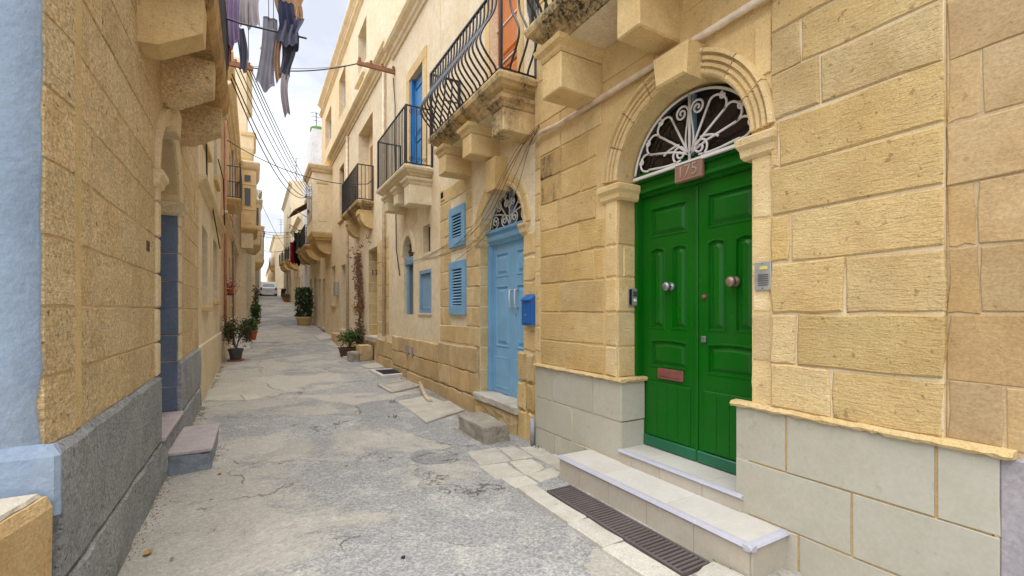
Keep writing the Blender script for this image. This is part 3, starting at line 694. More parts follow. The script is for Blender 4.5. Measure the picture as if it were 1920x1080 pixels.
gt([(DC + (DR - .035) * math.cos(math.pi * k / 40), SPR + (DR - .035) * math.sin(math.pi * k / 40)) for k in range(41) if SPR + (DR - .035) * math.sin(math.pi * k / 40) > 2.708], .009)
gt([(DC, 2.712), (DC, SPR + DR - .04)], .010)
def pol(a, r_): return (DC + r_ * math.sin(R(a)), FZ + r_ * math.cos(R(a)))
def rim_r(a):      # distance from the fan's foot to the arch along an angle from vertical
    s_, c_ = math.sin(R(a)), math.cos(R(a)); dz = SPR - FZ; RR = DR - .04
    return (c_ * dz + math.sqrt(max(0, RR * RR - dz * dz + (c_ * dz) ** 2)))
for s_ in (1, -1):
    rays = (24, 46, 67, 85)
    for k, a in enumerate(rays[:3]):
        rr = rim_r(a) * .78
        gt([pol(s_ * 6, .06), pol(s_ * a * .8, .2), pol(s_ * a, rr)] if k else [pol(s_ * 3, .05), pol(s_ * a, rr)], .008)
    ends = [pol(s_ * a, rim_r(a) * .78) for a in rays[:3]]
    # rounded petals joining neighbouring rays
    for (a0, a1) in ((24, 46), (46, 67), (67, 85)):
        p0, p3 = pol(s_ * a0, rim_r(a0) * .78), pol(s_ * a1, rim_r(a1) * .74)
        p1, p2 = pol(s_ * (a0 - 2), rim_r(a0) * 1.02), pol(s_ * (a1 + 2), rim_r(a1) * 1.0)
        gt(bez(p0, p1, p2, p3, 12), .0075)
    gt(bez(pol(s_ * 84, rim_r(84) * .74), pol(s_ * 84, .3), pol(s_ * 88, .2), pol(s_ * 70, .09), 10), .0075)
    gt(spiral((DC + s_ * .095, FZ + .085), .075, 1.6, R(-80) if s_ > 0 else R(260), s_), .0075)
    gt(bez(pol(s_ * 66, rim_r(66) * .5), pol(s_ * 64, .28), (DC + s_ * .2, FZ + .16), (DC + s_ * .1, FZ + .16), 10), .0075)
    gt(spiral((DC + s_ * .075, FZ + .40), .065, 1.7, R(180) if s_ > 0 else R(0), -s_), .0075)
    gt(bez((DC + s_ * .012, FZ + .40), (DC + s_ * .01, FZ + .3), pol(s_ * 20, .2), pol(s_ * 12, .08), 8), .006)
    for a in (36, 58, 76):
        c_ = pol(s_ * a, rim_r(a) * .93); gt(spiral(c_, .03, 1.3, R(90), s_, 12), .006)

FX = FXD
# number plaque, door bells
pq = thing('number_plaque', 'red brown house number plaque fixed over the green door', 'sign', (FX - .1, PY(1293, FX - .09), 2.56))
y_, z_ = PY(1293, FX - .09), PZ(1293, 321, FX - .09)
MB().box(FX - .115, FX - .075, y_ - .13, y_ + .13, z_ - .075, z_ + .075, .008).build('plate', PLAQUE, pq)
m = MB(); a, b = .118, .063
m.tube([(FX - .116, y_ + s_ * a, z_ + t_ * b) for s_, t_ in ((1, 1), (-1, 1), (-1, -1), (1, -1))], .004, 4, True); m.build('rim', PLAQUENUM, pq)
text('number', '175', .13, (FX - .117, y_, z_), FACE_X, PLAQUENUM, pq)
ic = thing('door_intercom', 'grey steel door intercom panel right of the green door', 'intercom', (XR, PY(1432, XR - .01), 1.6))
y0, y1, z0, z1 = PY(1447, XR - .012), PY(1416, XR - .012), PZ(1431, 544, XR - .012), PZ(1431, 491, XR - .012)
MB().box(XR - .022, XR, y0, y1, z0, z1, .003).build('panel', STEEL, ic)
MB().box(XR - .0255, XR - .0225, y0 + .02, y0 + .07, z1 - .05, z1 - .03, .001).build('name_card', plain('yellow card', srgb(210, 190, 90), .5), ic)
for k in range(6): MB().box(XR - .0245, XR - .0222, y0 + .015, y1 - .025, z0 + .03 + k * .013, z0 + .034 + k * .013).build('slot', BLACK, ic)
for z in (z0 + .012, z1 - .012): MB().lathe([(0, 0), (.004, 0), (.003, -.002)], (XR - .022, (y0 + y1) / 2, z), 'x', 8).build('screw', BLACK, ic)
db = thing('door_bell', 'small grey and black door bell on the reveal left of the green door', 'door bell', (2.99, DY1, 1.62))
MB().box(2.93, 3.04, DY1 - .035, DY1 - .005, 1.57, 1.73, .006).build('body', STEEL, db)
MB().box(2.925, 2.958, DY1 - .038, DY1 - .0355, 1.58, 1.72, .001).build('face', BLACK, db)
MB().lathe([(0, 0), (.016, 0), (.014, -.008), (0, -.009)], (3.0, DY1 - .035, 1.62), 'y', 14).build('button', GLAZE, db)
MB().box(2.975, 3.025, DY1 - .0385, DY1 - .0355, 1.655, 1.70, .001).build('screen', GREYGLASS, db)
# conduit under the balcony
pc = MB().tube([(XR - .05, 1.3, 3.485), (XR - .05, 2.6, 3.48), (XR - .05, 3.9, 3.47), (XR - .06, 4.28, 3.50), (XR - .03, 4.45, 3.46)], .026, 10).build('conduit', PVC, None, True)
tag(pc, 'beige conduit running along the wall above the green door', 'pipe')

# ------------------------------------------------------------------ balconies
def slab_part(h, X, sg, y0, y1, xf, zt, mat, name='balcony', deep=.24):
    m = MB(); d = deep / .24
    moulded(m, X + sg * .1, xf, sg, y0, y1, [(zt - .23 * d, -.17), (zt - .20 * d, -.15), (zt - .175 * d, -.12), (zt - .14 * d, -.115), (zt - .12 * d, -.06), (zt - .085 * d, -.045), (zt - .075 * d, -.012), (zt - .03 * d, 0), (zt, -.004)])
    o = m.build(name, mat, h)
    if mat == WEATHER and deep < .25:
        MB().box(X - sg * .02, xf + sg * .19, y0 + .19, y1 - .19, zt - .238 * d, zt - .231 * d).build('soffit', PLASTER3, o)
    return o
def corbel(b, X, sg, y0, y1, xf, z0, z1, mat, cap=True):
    m = MB().box(X + sg * .05, xf, y0, y1, z0, z1 - (.12 if cap else 0), .012)
    if cap: moulded(m, X + sg * .05, xf, sg, y0, y1, [(z1 - .12, .0), (z1 - .10, .012), (z1 - .07, .018), (z1 - .04, .05), (z1, .06)])
    m.build('corbel', mat, b)
def bars(b, pts, z0, z1, mat, step=.11, r_=.009, bulge=0.0, out=None, hr=.016, posts=True, rail_z=None, ext=None):
    """railing along a poly-line of plan points; one baluster at a time"""
    for k in range(len(pts) - 1):
        p, q = Vector(pts[k]), Vector(pts[k + 1]); L_ = (q - p).length; n = max(2, round(L_ / step)); d = (q - p).normalized(); o = Vector(out[k]) if out else Vector((0, 0))
        MB().tube([(p.x, p.y, z0 + .03), (q.x, q.y, z0 + .03)], .014, 4).build('bottom_rail', mat, b)
        MB().tube([(p.x, p.y, z1), (q.x, q.y, z1)], hr, 6).build('handrail', mat, b)
        for i in range(1, n):
            c = p + d * (L_ * i / n)
            if bulge:
                pr = [(0, 0), (.06, .12), (.16, .55), (.28, .95), (.38, .98), (.5, .72), (.62, .36), (.74, .1), (.86, 0), (1, 0)]
                P = [(c.x + o.x * bulge * w, c.y + o.y * bulge * w, z0 + .03 + (z1 - z0 - .03) * t) for t, w in pr]
                Q = []
                for a_ in range(len(P) - 1):
                    p0, p1, p2, p3 = [Vector(P[max(0, min(len(P) - 1, a_ + e))]) for e in (-1, 0, 1, 2)]
                    for t in (0, .5): Q.append(.5 * ((2 * p1) + (p2 - p0) * t + (2 * p0 - 5 * p1 + 4 * p2 - p3) * t * t + (-p0 + 3 * p1 - 3 * p2 + p3) * t ** 3))
                Q.append(Vector(P[-1])); MB().tube(Q, r_, 6).build('baluster', mat, b, True)
            else: MB().tube([(c.x, c.y, z0 + .03), (c.x, c.y, z1)], r_, 5).build('baluster', mat, b)
    if posts:
        for p in pts: MB().box(p[0] - .018, p[0] + .018, p[1] - .018, p[1] + .018, z0, z1 + .01, .004).build('post', mat, b)
    if rail_z:
        for k in range(len(pts) - 1): MB().tube([(*pts[k], rail_z), (*pts[k + 1], rail_z)], .007, 4).build('middle_rail', mat, b)

# balcony of the green door's house
b1 = slab_part(h1, XR, 1, 1.0, 3.66, 2.21, 4.16, WEATHER)
corbel(b1, XR, 1, 3.262, 3.56, 2.345, 3.49, 3.94, SMOOTH); corbel(b1, XR, 1, 2.373, 2.605, 2.39, 3.57, 3.94, SMOOTH, False)
bars(b1, [(2.8, 3.62), (2.27, 3.62), (2.27, 1.1)], 4.17, 5.15, IRON, .09, .012, .17, [(0, 1), (-1, 0)])
masonry(h1, XM(XR, 1), 1.67, 4.42, [4.11 + .29 * k for k in range(8)], [], SMOOTH, L=(.5, .9), proud=.008, j=.002, ch=.004, name='upper_stone')

# ------------------------------------------------------------------ right side: house with the sky blue door
X2 = 2.85
h2 = thing('house', 'stone house with arched sky blue door, blue louvred windows and bulging iron balcony', 'house', (X2, 6, 0))
B0, B1, BS, BX = 4.72, 5.95, 2.56, 3.03
BC, BR = (B0 + B1) / 2, (B1 - B0) / 2
UD0, UD1 = 4.86, 5.62
w_lo = (PY(875, X2), PY(846, X2), 1.46, 2.32); w_hi = (PY(874, X2), PY(845.5, X2), 2.55, 3.19)
wall(h2, X2, 1, 4.4205, 7.55, -.3, 7.6, [(B0, B1, .2, BS, 'arch', 1.0), (UD0, UD1, 4.17, 6.4)], PLASTER, depth=.32)
ex2 = [(B0 - .02, B1 + .16, .2, 2.6), (B0 - .25, B1 + .25, 2.4, 3.45), w_lo, w_hi]
C2 = [1.0, 1.29, 1.585, 1.88, 2.175, 2.47, 2.77, 3.06, 3.35, 3.6]
masonry(h2, XM(X2, 1), 6.12, 7.55, C2, ex2, PALEGOLD, L=(.4, .7), proud=.01, j=.006, ch=.012, gap=.014)
masonry(h2, XM(X2, 1), B1 - .004, 6.12, C2[:6], [], PALEGOLD, joints={k: [] for k in range(9)}, proud=.022, j=.008, ch=.012, name='jamb_stone')
masonry(h2, YM(B1), X2 - .004, BX - .02, C2[:6], [], PALEGOLD, joints={k: [] for k in range(9)}, proud=.006, j=.004, ch=.008, name='jamb_stone')
masonry(h2, YM(B1), X2 - .004, BX - .02, [.37, .68, 1.0], [], PALEGOLD, joints={k: [] for k in range(9)}, proud=.006, j=.004, ch=.008, name='jamb_stone')
masonry(h2, XM(X2, 1), 4.43, B0 + .004, [1.04, 1.29, 1.585, 1.88, 2.175, 2.47], [], PALEGOLD, joints={k: [] for k in range(9)}, proud=.02, j=.012, ch=.02, name='jamb_stone')
masonry(h2, XM(X2, 1), 4.43, B0 + .10, [-.1, .33, .68, 1.03], [], GOLD, joints={0: [4.6], 1: [4.62], 2: [4.63]}, proud=.045, j=.012, ch=.025, name='jamb_stone')
masonry(h2, XM(X2, 1), B1 - .002, 7.56, [-.1, .27, .285, .62, .98], [], BASE, joints={0: [6.5, 7.1], 2: [6.25, 7.0], 3: [6.4, 7.05]}, proud=.045, j=.014, ch=.014, gap=.014, name='base_stone')
for y in (B0 - .1, B1 - .02):
    m = MB(); m.loft([[(X2 + .15, y - o * .5, z), (X2 - .02 - o, y - o * .5, z), (X2 - .02 - o, y + .12 + o * .5, z), (X2 + .15, y + .12 + o * .5, z)] for z, o in [(2.44, 0), (2.47, .025), (2.52, .03), (2.55, .05), (2.575, .05)]]); m.build('impost', PALEGOLD, h2)
prof = [(BR - .005, -.2), (BR - .005, .012), (BR + .03, .022), (BR + .05, .012), (BR + .09, .022), (BR + .15, .026), (BR + .16, -.01)]
A = [2, 30, 58, 86, 96, 124, 152, 178]
for k in range(len(A) - 1): arc_mould(prof, BC, BS + .01, X2, 1, R(A[k] + .3), R(A[k + 1] - .3), 10).build('arch_stone', PALEGOLD, h2)
m = MB(); m.loft([[(X2 + .05, 5.16, 3.08), (X2 + .05, 5.42, 3.08), (X2 + .05, 5.46, 3.5), (X2 + .05, 5.12, 3.5)], [(X2 - .17, 5.17, 3.09), (X2 - .17, 5.41, 3.09), (X2 - .17, 5.45, 3.5), (X2 - .17, 5.13, 3.5)]]); m.build('keystone', SMOOTH, h2)
# blue door
for a0, a1 in ((B0, B0 + .05), (B1 - .06, B1)): MB().box(BX - .06, BX + .06, a0, a1, .36, 2.46, .006).build('door_frame', BLUE, h2)
m = MB(); moulded(m, BX + .06, BX - .02, 1, B0 + .002, B1 - .002, [(2.46, .0), (2.475, .03), (2.5, .03), (2.515, .06), (2.56, .07), (2.57, .045), (2.62, .045), (2.63, .08), (2.66, .085), (2.665, .0)]); m.build('transom', BLUE, h2)
BST = [(0, 0), (.006, .008), (.02, .008), (.03, -.012), (.05, -.012), (.085, .006), (.09, .006)]
jb = 5.31
for y0, y1 in ((jb + .002, B1 - .062), (B0 + .052, jb - .002)):
    a, b = y0 + .1, y1 - .1
    d = leaf(h2, y0, y1, .37, 2.46, [(a, b, 2.0, 2.34, 0), (a, b, 1.02, 1.88, 0)], BX, BLUE, BST)
    rings(MB(), a - .02, b + .02, .44, .88, XM(BX - .001, 1), [(0, 0), (.004, .007), (.02, .007), (.026, .003), (.04, .003)]).build('panel', BLUE, d)
    if y0 > jb:
        hy, hz0, hz1 = PY(954, BX - .06), PZ(958, 576, BX - .06), PZ(958, 543, BX - .06)
        m = MB().tube([(BX, hy, hz1), (BX - .05, hy, hz1), (BX - .055, hy, (hz0 + hz1) / 2), (BX - .05, hy, hz0), (BX, hy, hz0)], .011, 8); m.build('handle', WHITE, d, True)
    else:
        hy = PY(964, BX - .06); MB().tube([(BX, hy, hz1), (BX - .05, hy, hz1), (BX - .055, hy, (hz0 + hz1) / 2), (BX - .05, hy, hz0), (BX, hy, hz0)], .011, 8).build('handle', WHITE, d, True)
        MB().lathe([(0, 0), (.02, 0), (.016, -.006), (0, -.007)], (BX, jb - .1, hz0 - .1), 'x', 10).build('keyhole', BLACK, d)
fan = MB(); M = XM(BX + .03, 1)
pts = [(BC + BR * math.cos(math.pi * k / 28), BS + BR * math.sin(math.pi * k / 28)) for k in range(29)]; pts = [p for p in pts if p[1] > 2.64]
fan.add([M(pts[-1][0], 2.64, 0)] + [M(a, b, 0) for a, b in pts[::-1]] + [M(pts[0][0], 2.64, 0)], [tuple(range(len(pts) + 2))])
f2 = fan.build('fanlight', GLASS, h2)
MB().box(BX - .01, BX + .03, BC - .025, BC + .025, 2.66, BS + BR, .003).build('glazing_bar', GREYBLUE, f2)
def gt2(p, r_=.0095): gt(p, r_, 'scroll', WHITE, f2, BX, .035)
gt2([(BC + (BR - .03) * math.cos(math.pi * k / 32), BS + (BR - .03) * math.sin(math.pi * k / 32)) for k in range(33) if BS + (BR - .03) * math.sin(math.pi * k / 32) > 2.66])
gt2([(BC, 2.66), (BC, BS + BR - .03)])
gt2([(B0 + .04, 2.672), (B1 - .04, 2.672)])
for s_ in (1, -1):
    gt2(spiral((BC + s_ * .14, 2.77), .085, 1.7, R(270), s_)); gt2(spiral((BC + s_ * .4, 2.78), .095, 1.7, R(270), -s_))
    gt2(spiral((BC + s_ * .09, 2.98), .06, 1.6, R(180) if s_ > 0 else 0, -s_)); gt2(spiral((BC + s_ * .3, 2.97), .075, 1.6, R(90), s_))
    gt2(bez((BC, 2.68), (BC + s_ * .12, 2.9), (BC + s_ * .26, 2.95), (BC + s_ * .3, 3.05), 10)); gt2(bez((BC, 2.8), (BC + s_ * .2, 2.85), (BC + s_ * .4, 2.9), (BC + s_ * .5, 2.88), 10))
    gt2(bez((BC, 2.9), (BC + s_ * .1, 3.06), (BC + s_ * .2, 3.1), (BC + s_ * .16, 3.14), 8)); gt2(spiral((BC + s_ * .11, 3.09), .04, 1.3, 0, s_, 12), .007)
# sill, loose step block
MB().rbox(2.755, BX + .05, B0 + .06, 6.02, .25, .362, .025, .01, 12, 1).build('threshold', CONCRETE, h2)
MB().rbox(2.785, X2 + .1, B0 + .11, 6.0, -.1, .262, .04, .02, 14, 2).build('threshold_base', BASE, h2)
q = gq([(882, 790), (912, 812), (960, 798), (930, 776)])
sb = MB(); X_, Y_ = [p[0] for p in q], [p[1] for p in q]
sb.rbox(2.28, 2.62, 4.66, 5.42, -.06, .20, .03, .016, 16, 3)
tag(sb.build('stone_step', STEP, None, True), 'loose worn grey stone block serving as step below the blue door', 'step')
# louvred windows
def louvre(h, X, y0, y1, z0, z1, n, mat):
    wn_ = MB().box(X - .012, X + .04, y0 + .01, y1 - .01, z0 + .01, z1 - .01).build('window', DARKGREY, h)
    fw = .10
    for a in ((y0, y0 + fw, z0, z1), (y1 - fw, y1, z0, z1), (y0 + fw + .001, y1 - fw - .001, z0, z0 + fw * 1.5), (y0 + fw + .001, y1 - fw - .001, z1 - fw * 1.3, z1)):
        MB().box(X - .045, X + .02, *a, .006).build('frame', mat, wn_)
    a0, a1 = y0 + fw + .03, y1 - fw - .03
    for a in ((y0 + fw + .001, a0), (a1, y1 - fw - .001)): MB().box(X - .035, X + .0, a[0], a[1], z0 + fw * 1.5, z1 - fw * 1.3, .003).build('stile', mat, wn_)
    b0, b1 = z0 + fw * 1.5 + .01, z1 - fw * 1.3 - .01
    for k in range(n):
        z = b0 + (b1 - b0) * (k + .5) / n; t_ = (b1 - b0) / n
        MB().add([(X - .036, a0, z - t_ * .30), (X - .036, a1, z - t_ * .30), (X - .016, a1, z + t_ * .22), (X - .016, a0, z + t_ * .22), (X - .036, a0, z - t_ * .16), (X - .036, a1, z - t_ * .16), (X - .016, a1, z + t_ * .36), (X - .016, a0, z + t_ * .36)],
                 [(0, 1, 2, 3), (4, 7, 6, 5), (0, 4, 5, 1), (1, 5, 6, 2), (2, 6, 7, 3), (3, 7, 4, 0)]).build('slat', mat, wn_)
louvre(h2, X2, *w_lo, 12, BLUE); louvre(h2, X2, *w_hi, 7, BLUE)
# balcony with bulging bars
b2 = slab_part(h2, X2, 1, 4.36, 6.70, 2.32, 4.16, WEATHER)
for a, b in ((4.47, 4.76), (5.35, 5.62), (6.24, 6.52)): corbel(b2, X2, 1, a, b, 2.43, 3.55, 3.94, WEATHER if a < 5 else SMOOTH)
bars(b2, [(2.82, 6.66), (2.36, 6.66), (2.36, 4.40), (2.82, 4.40)], 4.17, 5.14, IRON, .105, .0125, .2, [(0, 1), (-1, 0), (0, -1)], .02)
MB().tube([(2.45, 6.3, 4.62), (2.75, 6.3, 4.62), (2.75, 5.9, 4.6)], .012, 6).build('bracket', IRON, b2)
# orange door on the balcony
d = leaf(h2, UD0, UD1, 4.18, 6.4, [(UD0 + .08, UD1 - .08, 4.3, 4.85, 0), (UD0 + .08, UD1 - .08, 4.95, 6.2, 0)], X2 + .12, ORANGE, BST)
for z in (4.9, 5.4): MB().box(X2 + .1, X2 + .118, UD0, UD1, z, z + .02, .003).build('glazing_strip', WHITE, d)
for a in ((UD0 - .14, UD0 - .002, 4.17, 6.55), (UD1 + .002, UD1 + .14, 4.17, 6.55)): MB().box(X2 - .02, X2 + .02, *a, .005).build('door_surround', SMOOTH, h2)
# mailbox
mb = thing('mailbox', 'small blue metal mailbox on the wall right of the sky blue door', 'mailbox', (X2 - .1, 4.6, 1.4))
y0, y1, z0, z1 = PY(996, 2.765), PY(978, 2.765), PZ(988, 610, 2.765), PZ(988, 562, 2.765)
MB().loft([[(2.765, y0, z0), (2.765, y1, z0), (2.765, y1, z1 - .01), (2.765, y0, z1 - .01)], [(2.83, y0, z0), (2.83, y1, z0), (2.83, y1, z1 + .02), (2.83, y0, z1 + .02)]]).build('body', MAILBLUE, mb)
MB().loft([[(2.752, y0 - .006, z1 - .012), (2.752, y1 + .006, z1 - .012), (2.752, y1 + .006, z1 + .0), (2.752, y0 - .006, z1 + .0)], [(2.835, y0 - .006, z1 + .02), (2.835, y1 + .006, z1 + .02), (2.835, y1 + .006, z1 + .07), (2.835, y0 - .006, z1 + .07)]]).build('lid', MAILBLUE, mb)
MB().box(2.758, 2.7645, y0 + .02, y1 - .02, z0 + .02, z1 - .07, .002).build('door', MAILBLUE, mb)
MB().lathe([(0, 0), (.012, 0), (.01, -.008), (0, -.009)], (2.758, (y0 + y1) / 2, z0 + .12), 'x', 10).build('lock', NICKEL, mb)
dp = MB().tube([(2.775, 4.405, -.02), (2.775, 4.405, .3)], .026, 10).build('drain_pipe', plain('grey pvc', srgb(150, 154, 164), .5), None, True); tag(dp, 'short grey drain pipe at the corner between the two stone houses', 'pipe')

# ------------------------------------------------------------------ right side: plastered house
X3 = 2.84
h3 = thing('house', 'cream plastered house with small dull blue shutters and straight barred balcony', 'house', (X3, 9, .1))
win = (PY(809, X3), PY(786, X3), 1.48, 2.30); sm = (PY(807, X3), PY(793, X3), 2.62, 3.14); ad = (PY(775, X3), PY(757, X3), 1.44, 2.72); bd = (8.42, 9.28, 4.14, 6.3)
wall(h3, X3, 1, 7.5505, 10.6, -.3, 8.0, [win, sm, (*ad, 'arch', 1.1), bd], PLASTER, depth=.16)
masonry(h3, XM(X3, 1), 7.56, 10.58, [-.1, .27, .285, .62, .95], [], BASE, joints={0: [8.3, 9.4], 2: [8.0, 8.9, 9.9], 3: [8.4, 9.2, 10.1]}, proud=.04, j=.014, ch=.014, gap=.014, name='base_stone')
w = MB().box(X3 + .06, X3 + .1, win[0], win[1], win[2], win[3]).build('window', GREYBLUE, h3)
for a in ((win[0] + .005, win[0] + .06, win[2], win[3]), (win[1] - .06, win[1] - .005, win[2], win[3]), (win[0] + .061, win[1] - .061, win[3] - .07, win[3]), (win[0] + .061, win[1] - .061, win[2], win[2] + .05)): MB().box(X3 + .0, X3 + .058, *a, .005).build('frame', GREYBLUE, w)
c_ = (win[0] + win[1]) / 2
for a, b in ((win[0] + .07, c_ - .004), (c_ + .004, win[1] - .07)): rings(MB(), a, b, win[2] + .06, win[3] - .08, XM(X3 + .055, 1), [(0, 0), (.0, .015), (.05, .015), (.06, .004), (.07, .004)]).build('shutter', GREYBLUE, w)
MB().box(X3 - .02, X3 + .05, win[0] - .04, win[1] + .04, win[2] - .05, win[2] - .003, .006).build('sill', WHITEWASHED, w)
w = MB().box(X3 + .12, X3 + .14, sm[0], sm[1], sm[2], sm[3]).build('window', GLASS, h3)
MB().box(X3 + .09, X3 + .119, sm[0], sm[0] + .06, sm[2], sm[3], .004).build('frame', WHITE, w); MB().box(X3 + .09, X3 + .119, sm[0] + .2, sm[0] + .23, sm[2], sm[3], .004).build('frame', WHITE, w)
w = MB().box(X3 + .12, X3 + .15, ad[0], ad[1], ad[2], 2.5).build('window', PALEGLASS, h3)
for a in ((ad[0] + .002, ad[0] + .1, ad[2], 2.5), (ad[1] - .12, ad[1] - .002, ad[2], 2.5)): MB().box(X3 + .06, X3 + .119, *a, .006).build('frame', GREYBLUE, w)
MB().box(X3 + .02, X3 + .12, ad[0] + .003, ad[1] - .003, 2.5, 2.66, .02).build('transom', GREYBLUE, w)
f3 = MB(); ac, ar = (ad[0] + ad[1]) / 2, (ad[1] - ad[0]) / 2
f3.add([(X3 + .13, ac + ar * math.cos(math.pi * k / 16), 2.7 + ar * 1.1 * math.sin(math.pi * k / 16)) for k in range(17)], [tuple(range(17))]); f3 = f3.build('fanlight', GLASS, h3)
for k in range(6):
    gt([(ac, 2.68), (ac + ar * .9 * math.cos(math.pi * (k + .5) / 6), 2.7 + ar * 1.0 * math.sin(math.pi * (k + .5) / 6))], .009, 'scroll', RUST, f3, X3 + .09, 0)
    gt(spiral((ac + ar * .62 * math.cos(math.pi * (k + .5) / 6), 2.72 + ar * .7 * math.sin(math.pi * (k + .5) / 6)), .06, 1.4, k, 1, 12), .008, 'scroll', RUST, f3, X3 + .09, 0)
arc_mould([(ar + .0, .0), (ar + .0, .03), (ar + .1, .035), (ar + .12, 0)], ac, 2.72, X3, 1, 0, math.pi, 20, 1.1).build('arch_stone', PLASTER, h3)
b3 = slab_part(h3, X3, 1, 7.86, 10.0, 2.30, 4.11, PLASTER3, deep=.2)
for a, b in ((7.98, 8.3), (8.75, 9.02), (9.5, 9.77)): corbel(b3, X3, 1, a, b, 2.42, 3.45 if a < 8.5 else 3.6, 3.92, PLASTER3)
bars(b3, [(2.82, 9.96), (2.34, 9.96), (2.34, 7.9), (2.82, 7.9)], 4.12, 5.16, IRON, .1, .009, rail_z=None)
for x in (2.44, 2.56, 2.68):
    for z, s_ in ((4.22, 1), (5.07, -1)): MB().tube([(x + a, 7.9, z + b) for a, b in spiral((0, 0), .05, 1.5, 0, s_, 14)], .006, 4).build('scroll', IRON, b3)
d = leaf(h3, bd[0] + .01, bd[1] - .01, 4.15, 6.25, [(bd[0] + .1, bd[1] - .1, 4.3, 5.0, 0), (bd[0] + .1, bd[1] - .1, 5.1, 6.1, 0)], X3 + .08, VIVID, BST)
MB().box(X3 + .0, X3 + .078, bd[0] + .002, bd[0] + .1, 4.15, 6.29, .005).build('frame', VIVID, d); MB().box(X3 - .0, X3 + .078, bd[1] - .09, bd[1] - .002, 4.15, 6.29, .005).build('frame', VIVID, d)
for a in ((bd[0] - .2, bd[0] - .002, 4.13, 6.302), (bd[1] + .002, bd[1] + .2, 4.13, 6.302), (bd[0] - .2, bd[1] + .2, 6.303, 6.52)): MB().box(X3 - .03, X3 + .02, *a, .006).build('door_surround', SMOOTH, h3)
def cornice(h, X, sg, y0, y1, z, mat, k=1.0, name='cornice'):
    pr = [(0.05, 0), (-.04, 0), (-.06, .05), (-.10, .07), (-.12, .13), (-.20, .17), (-.24, .22), (-.24, .28), (.05, .30)]
    return MB().loft([[(X + sg * a * k, y, z + b * k) for a, b in pr] for y in (y0, y1)]).build(name, mat, h)
cornice(h3, X3, 1, 7.56, 10.59, 7.35, PLASTER, 1.0)
# rust bracket for the cables
br = thing('cable_bracket', 'rusty iron cable bracket with insulators on the cream plastered house', 'bracket', (2.84, 10.45, 6.9))
MB().box(2.0, 2.88, 10.42, 10.48, 6.97, 7.05, .005).build('arm', REDRUST, br); MB().box(2.2, 2.9, 10.50, 10.55, 7.06, 7.11, .005).build('arm', REDRUST, br)
for x in (2.05, 2.3, 2.55, 2.8): MB().lathe([(0, 0), (.035, .0), (.04, .03), (.022, .05), (.034, .07), (.02, .1), (0, .105)], (x, 10.45, 7.05), 'z', 10).build('insulator', BROWN, br)

for y in (8.95, 9.3): tag(MB().box(2.775, 2.80, y, y + .11, .60, .80, .005).build('meter_box', plain('grey meter paint', srgb(150, 146, 158), .6), None), 'small grey meter plate on the base stones, ' + ('nearer' if y < 9 else 'farther') + ' of the pair', 'meter', 'grey meter plates')

# ------------------------------------------------------------------ generic pieces for the farther houses
def window(h, X, sg, y0, y1, z0, z1, dep=.14, fm=None, gm=None, sill=True, mullion=True, shut=None):
    fm = fm or WHITE; x = X + sg * (dep - .03)
    w = MB().box(x, x + sg * .02, y0 + .003, y1 - .003, z0 + .003, z1 - .003).build('window', gm or GREYGLASS, h)
    f = .055; xa, xb = x - sg * .045, x - sg * .002
    for a in ((y0 + .004, y0 + f, z0, z1), (y1 - f, y1 - .004, z0, z1), (y0 + f, y1 - f, z1 - f, z1), (y0 + f, y1 - f, z0, z0 + f)): MB().box(xa, xb, *a).build('frame', fm, w)
    if mullion: MB().box(xa, xb, (y0 + y1) / 2 - .02, (y0 + y1) / 2 + .02, z0 + f, z1 - f).build('frame', fm, w)
    if sill: MB().box(X - sg * .07, X + sg * .05, y0 - .06, y1 + .06, z0 - .09, z0 - .004, .008).build('sill', SMOOTH, w)
    return w
def door(h, X, sg, y0, y1, z0, z1, mat, dep=.2):
    x = X + sg * (dep - .03)
    d = MB().box(x, x + sg * .025, y0 + .003, y1 - .003, z0 + .003, z1 - .003).build('door', mat, h)
    c = (y0 + y1) / 2
    for a, b in ((y0 + .06, c - .04), (c + .04, y1 - .06)):
        for p, q in ((z0 + .12, z0 + (z1 - z0) * .36), (z0 + (z1 - z0) * .42, z1 - .1)): MB().box(x - sg * .02, x - sg * .002, a, b, p, q, .015).build('panel', mat, d)
    MB().box(X - sg * .1, X + sg * .1, y0 - .05, y1 + .05, z0 - .13, z0 - .003, .01).build('doorstep', CONCRETE, d)
    return d
def scroll_corbel(b, X, sg, y0, y1, xf, z0, z1, mat):
    n = 14; pr = [(X + sg * .05, z0)]
    for k in range(n + 1):
        t = k / n; a = math.pi / 2 * t
        pr.append((X + (xf - X) * (math.sin(a) ** 1.0) * .92, z0 + (z1 - .12 - z0) * (1 - math.cos(a))))
    pr += [(xf, z1 - .12), (xf, z1), (X + sg * .05, z1)]
    MB().loft([[(x, y, z) for x, z in pr] for y in (y0, y1)]).build('corbel', mat, b)

# ------------------------------------------------------------------ right side: tall house with the 173 doorway
X4 = 2.85
h4 = thing('house', 'tall cream house with deep numbered doorway, climbing vine and small balcony', 'house', (X4, 13.4, .2))
dw = (12.22, 13.3, .82, 3.24); wv = (14.4, 15.45, 1.72, 3.26); lg = (12.75, 14.7, 4.52, 7.0); uw = (13.55, 14.75, 8.85, 10.1)
wall(h4, X4, 1, 10.6005, 16.3, -.3, 11.4, [(*dw, 'r', 1, .8), wv, lg, uw], PLASTER, depth=.35)
masonry(h4, XM(X4, 1), 11.0, 12.2, [.95, 1.25, 1.55, 1.85, 2.15, 2.45, 2.75, 3.05, 3.35], [], PALEGOLD, L=(.5, .8), proud=.008, j=.006, ch=.01)
masonry(h4, YM(dw[1]), X4 + .004, X4 + .5, [.83 + .3 * k for k in range(9)], [], PALEGOLD, joints={k: [] for k in range(12)}, proud=.004, j=.003, ch=.006, name='jamb_stone')
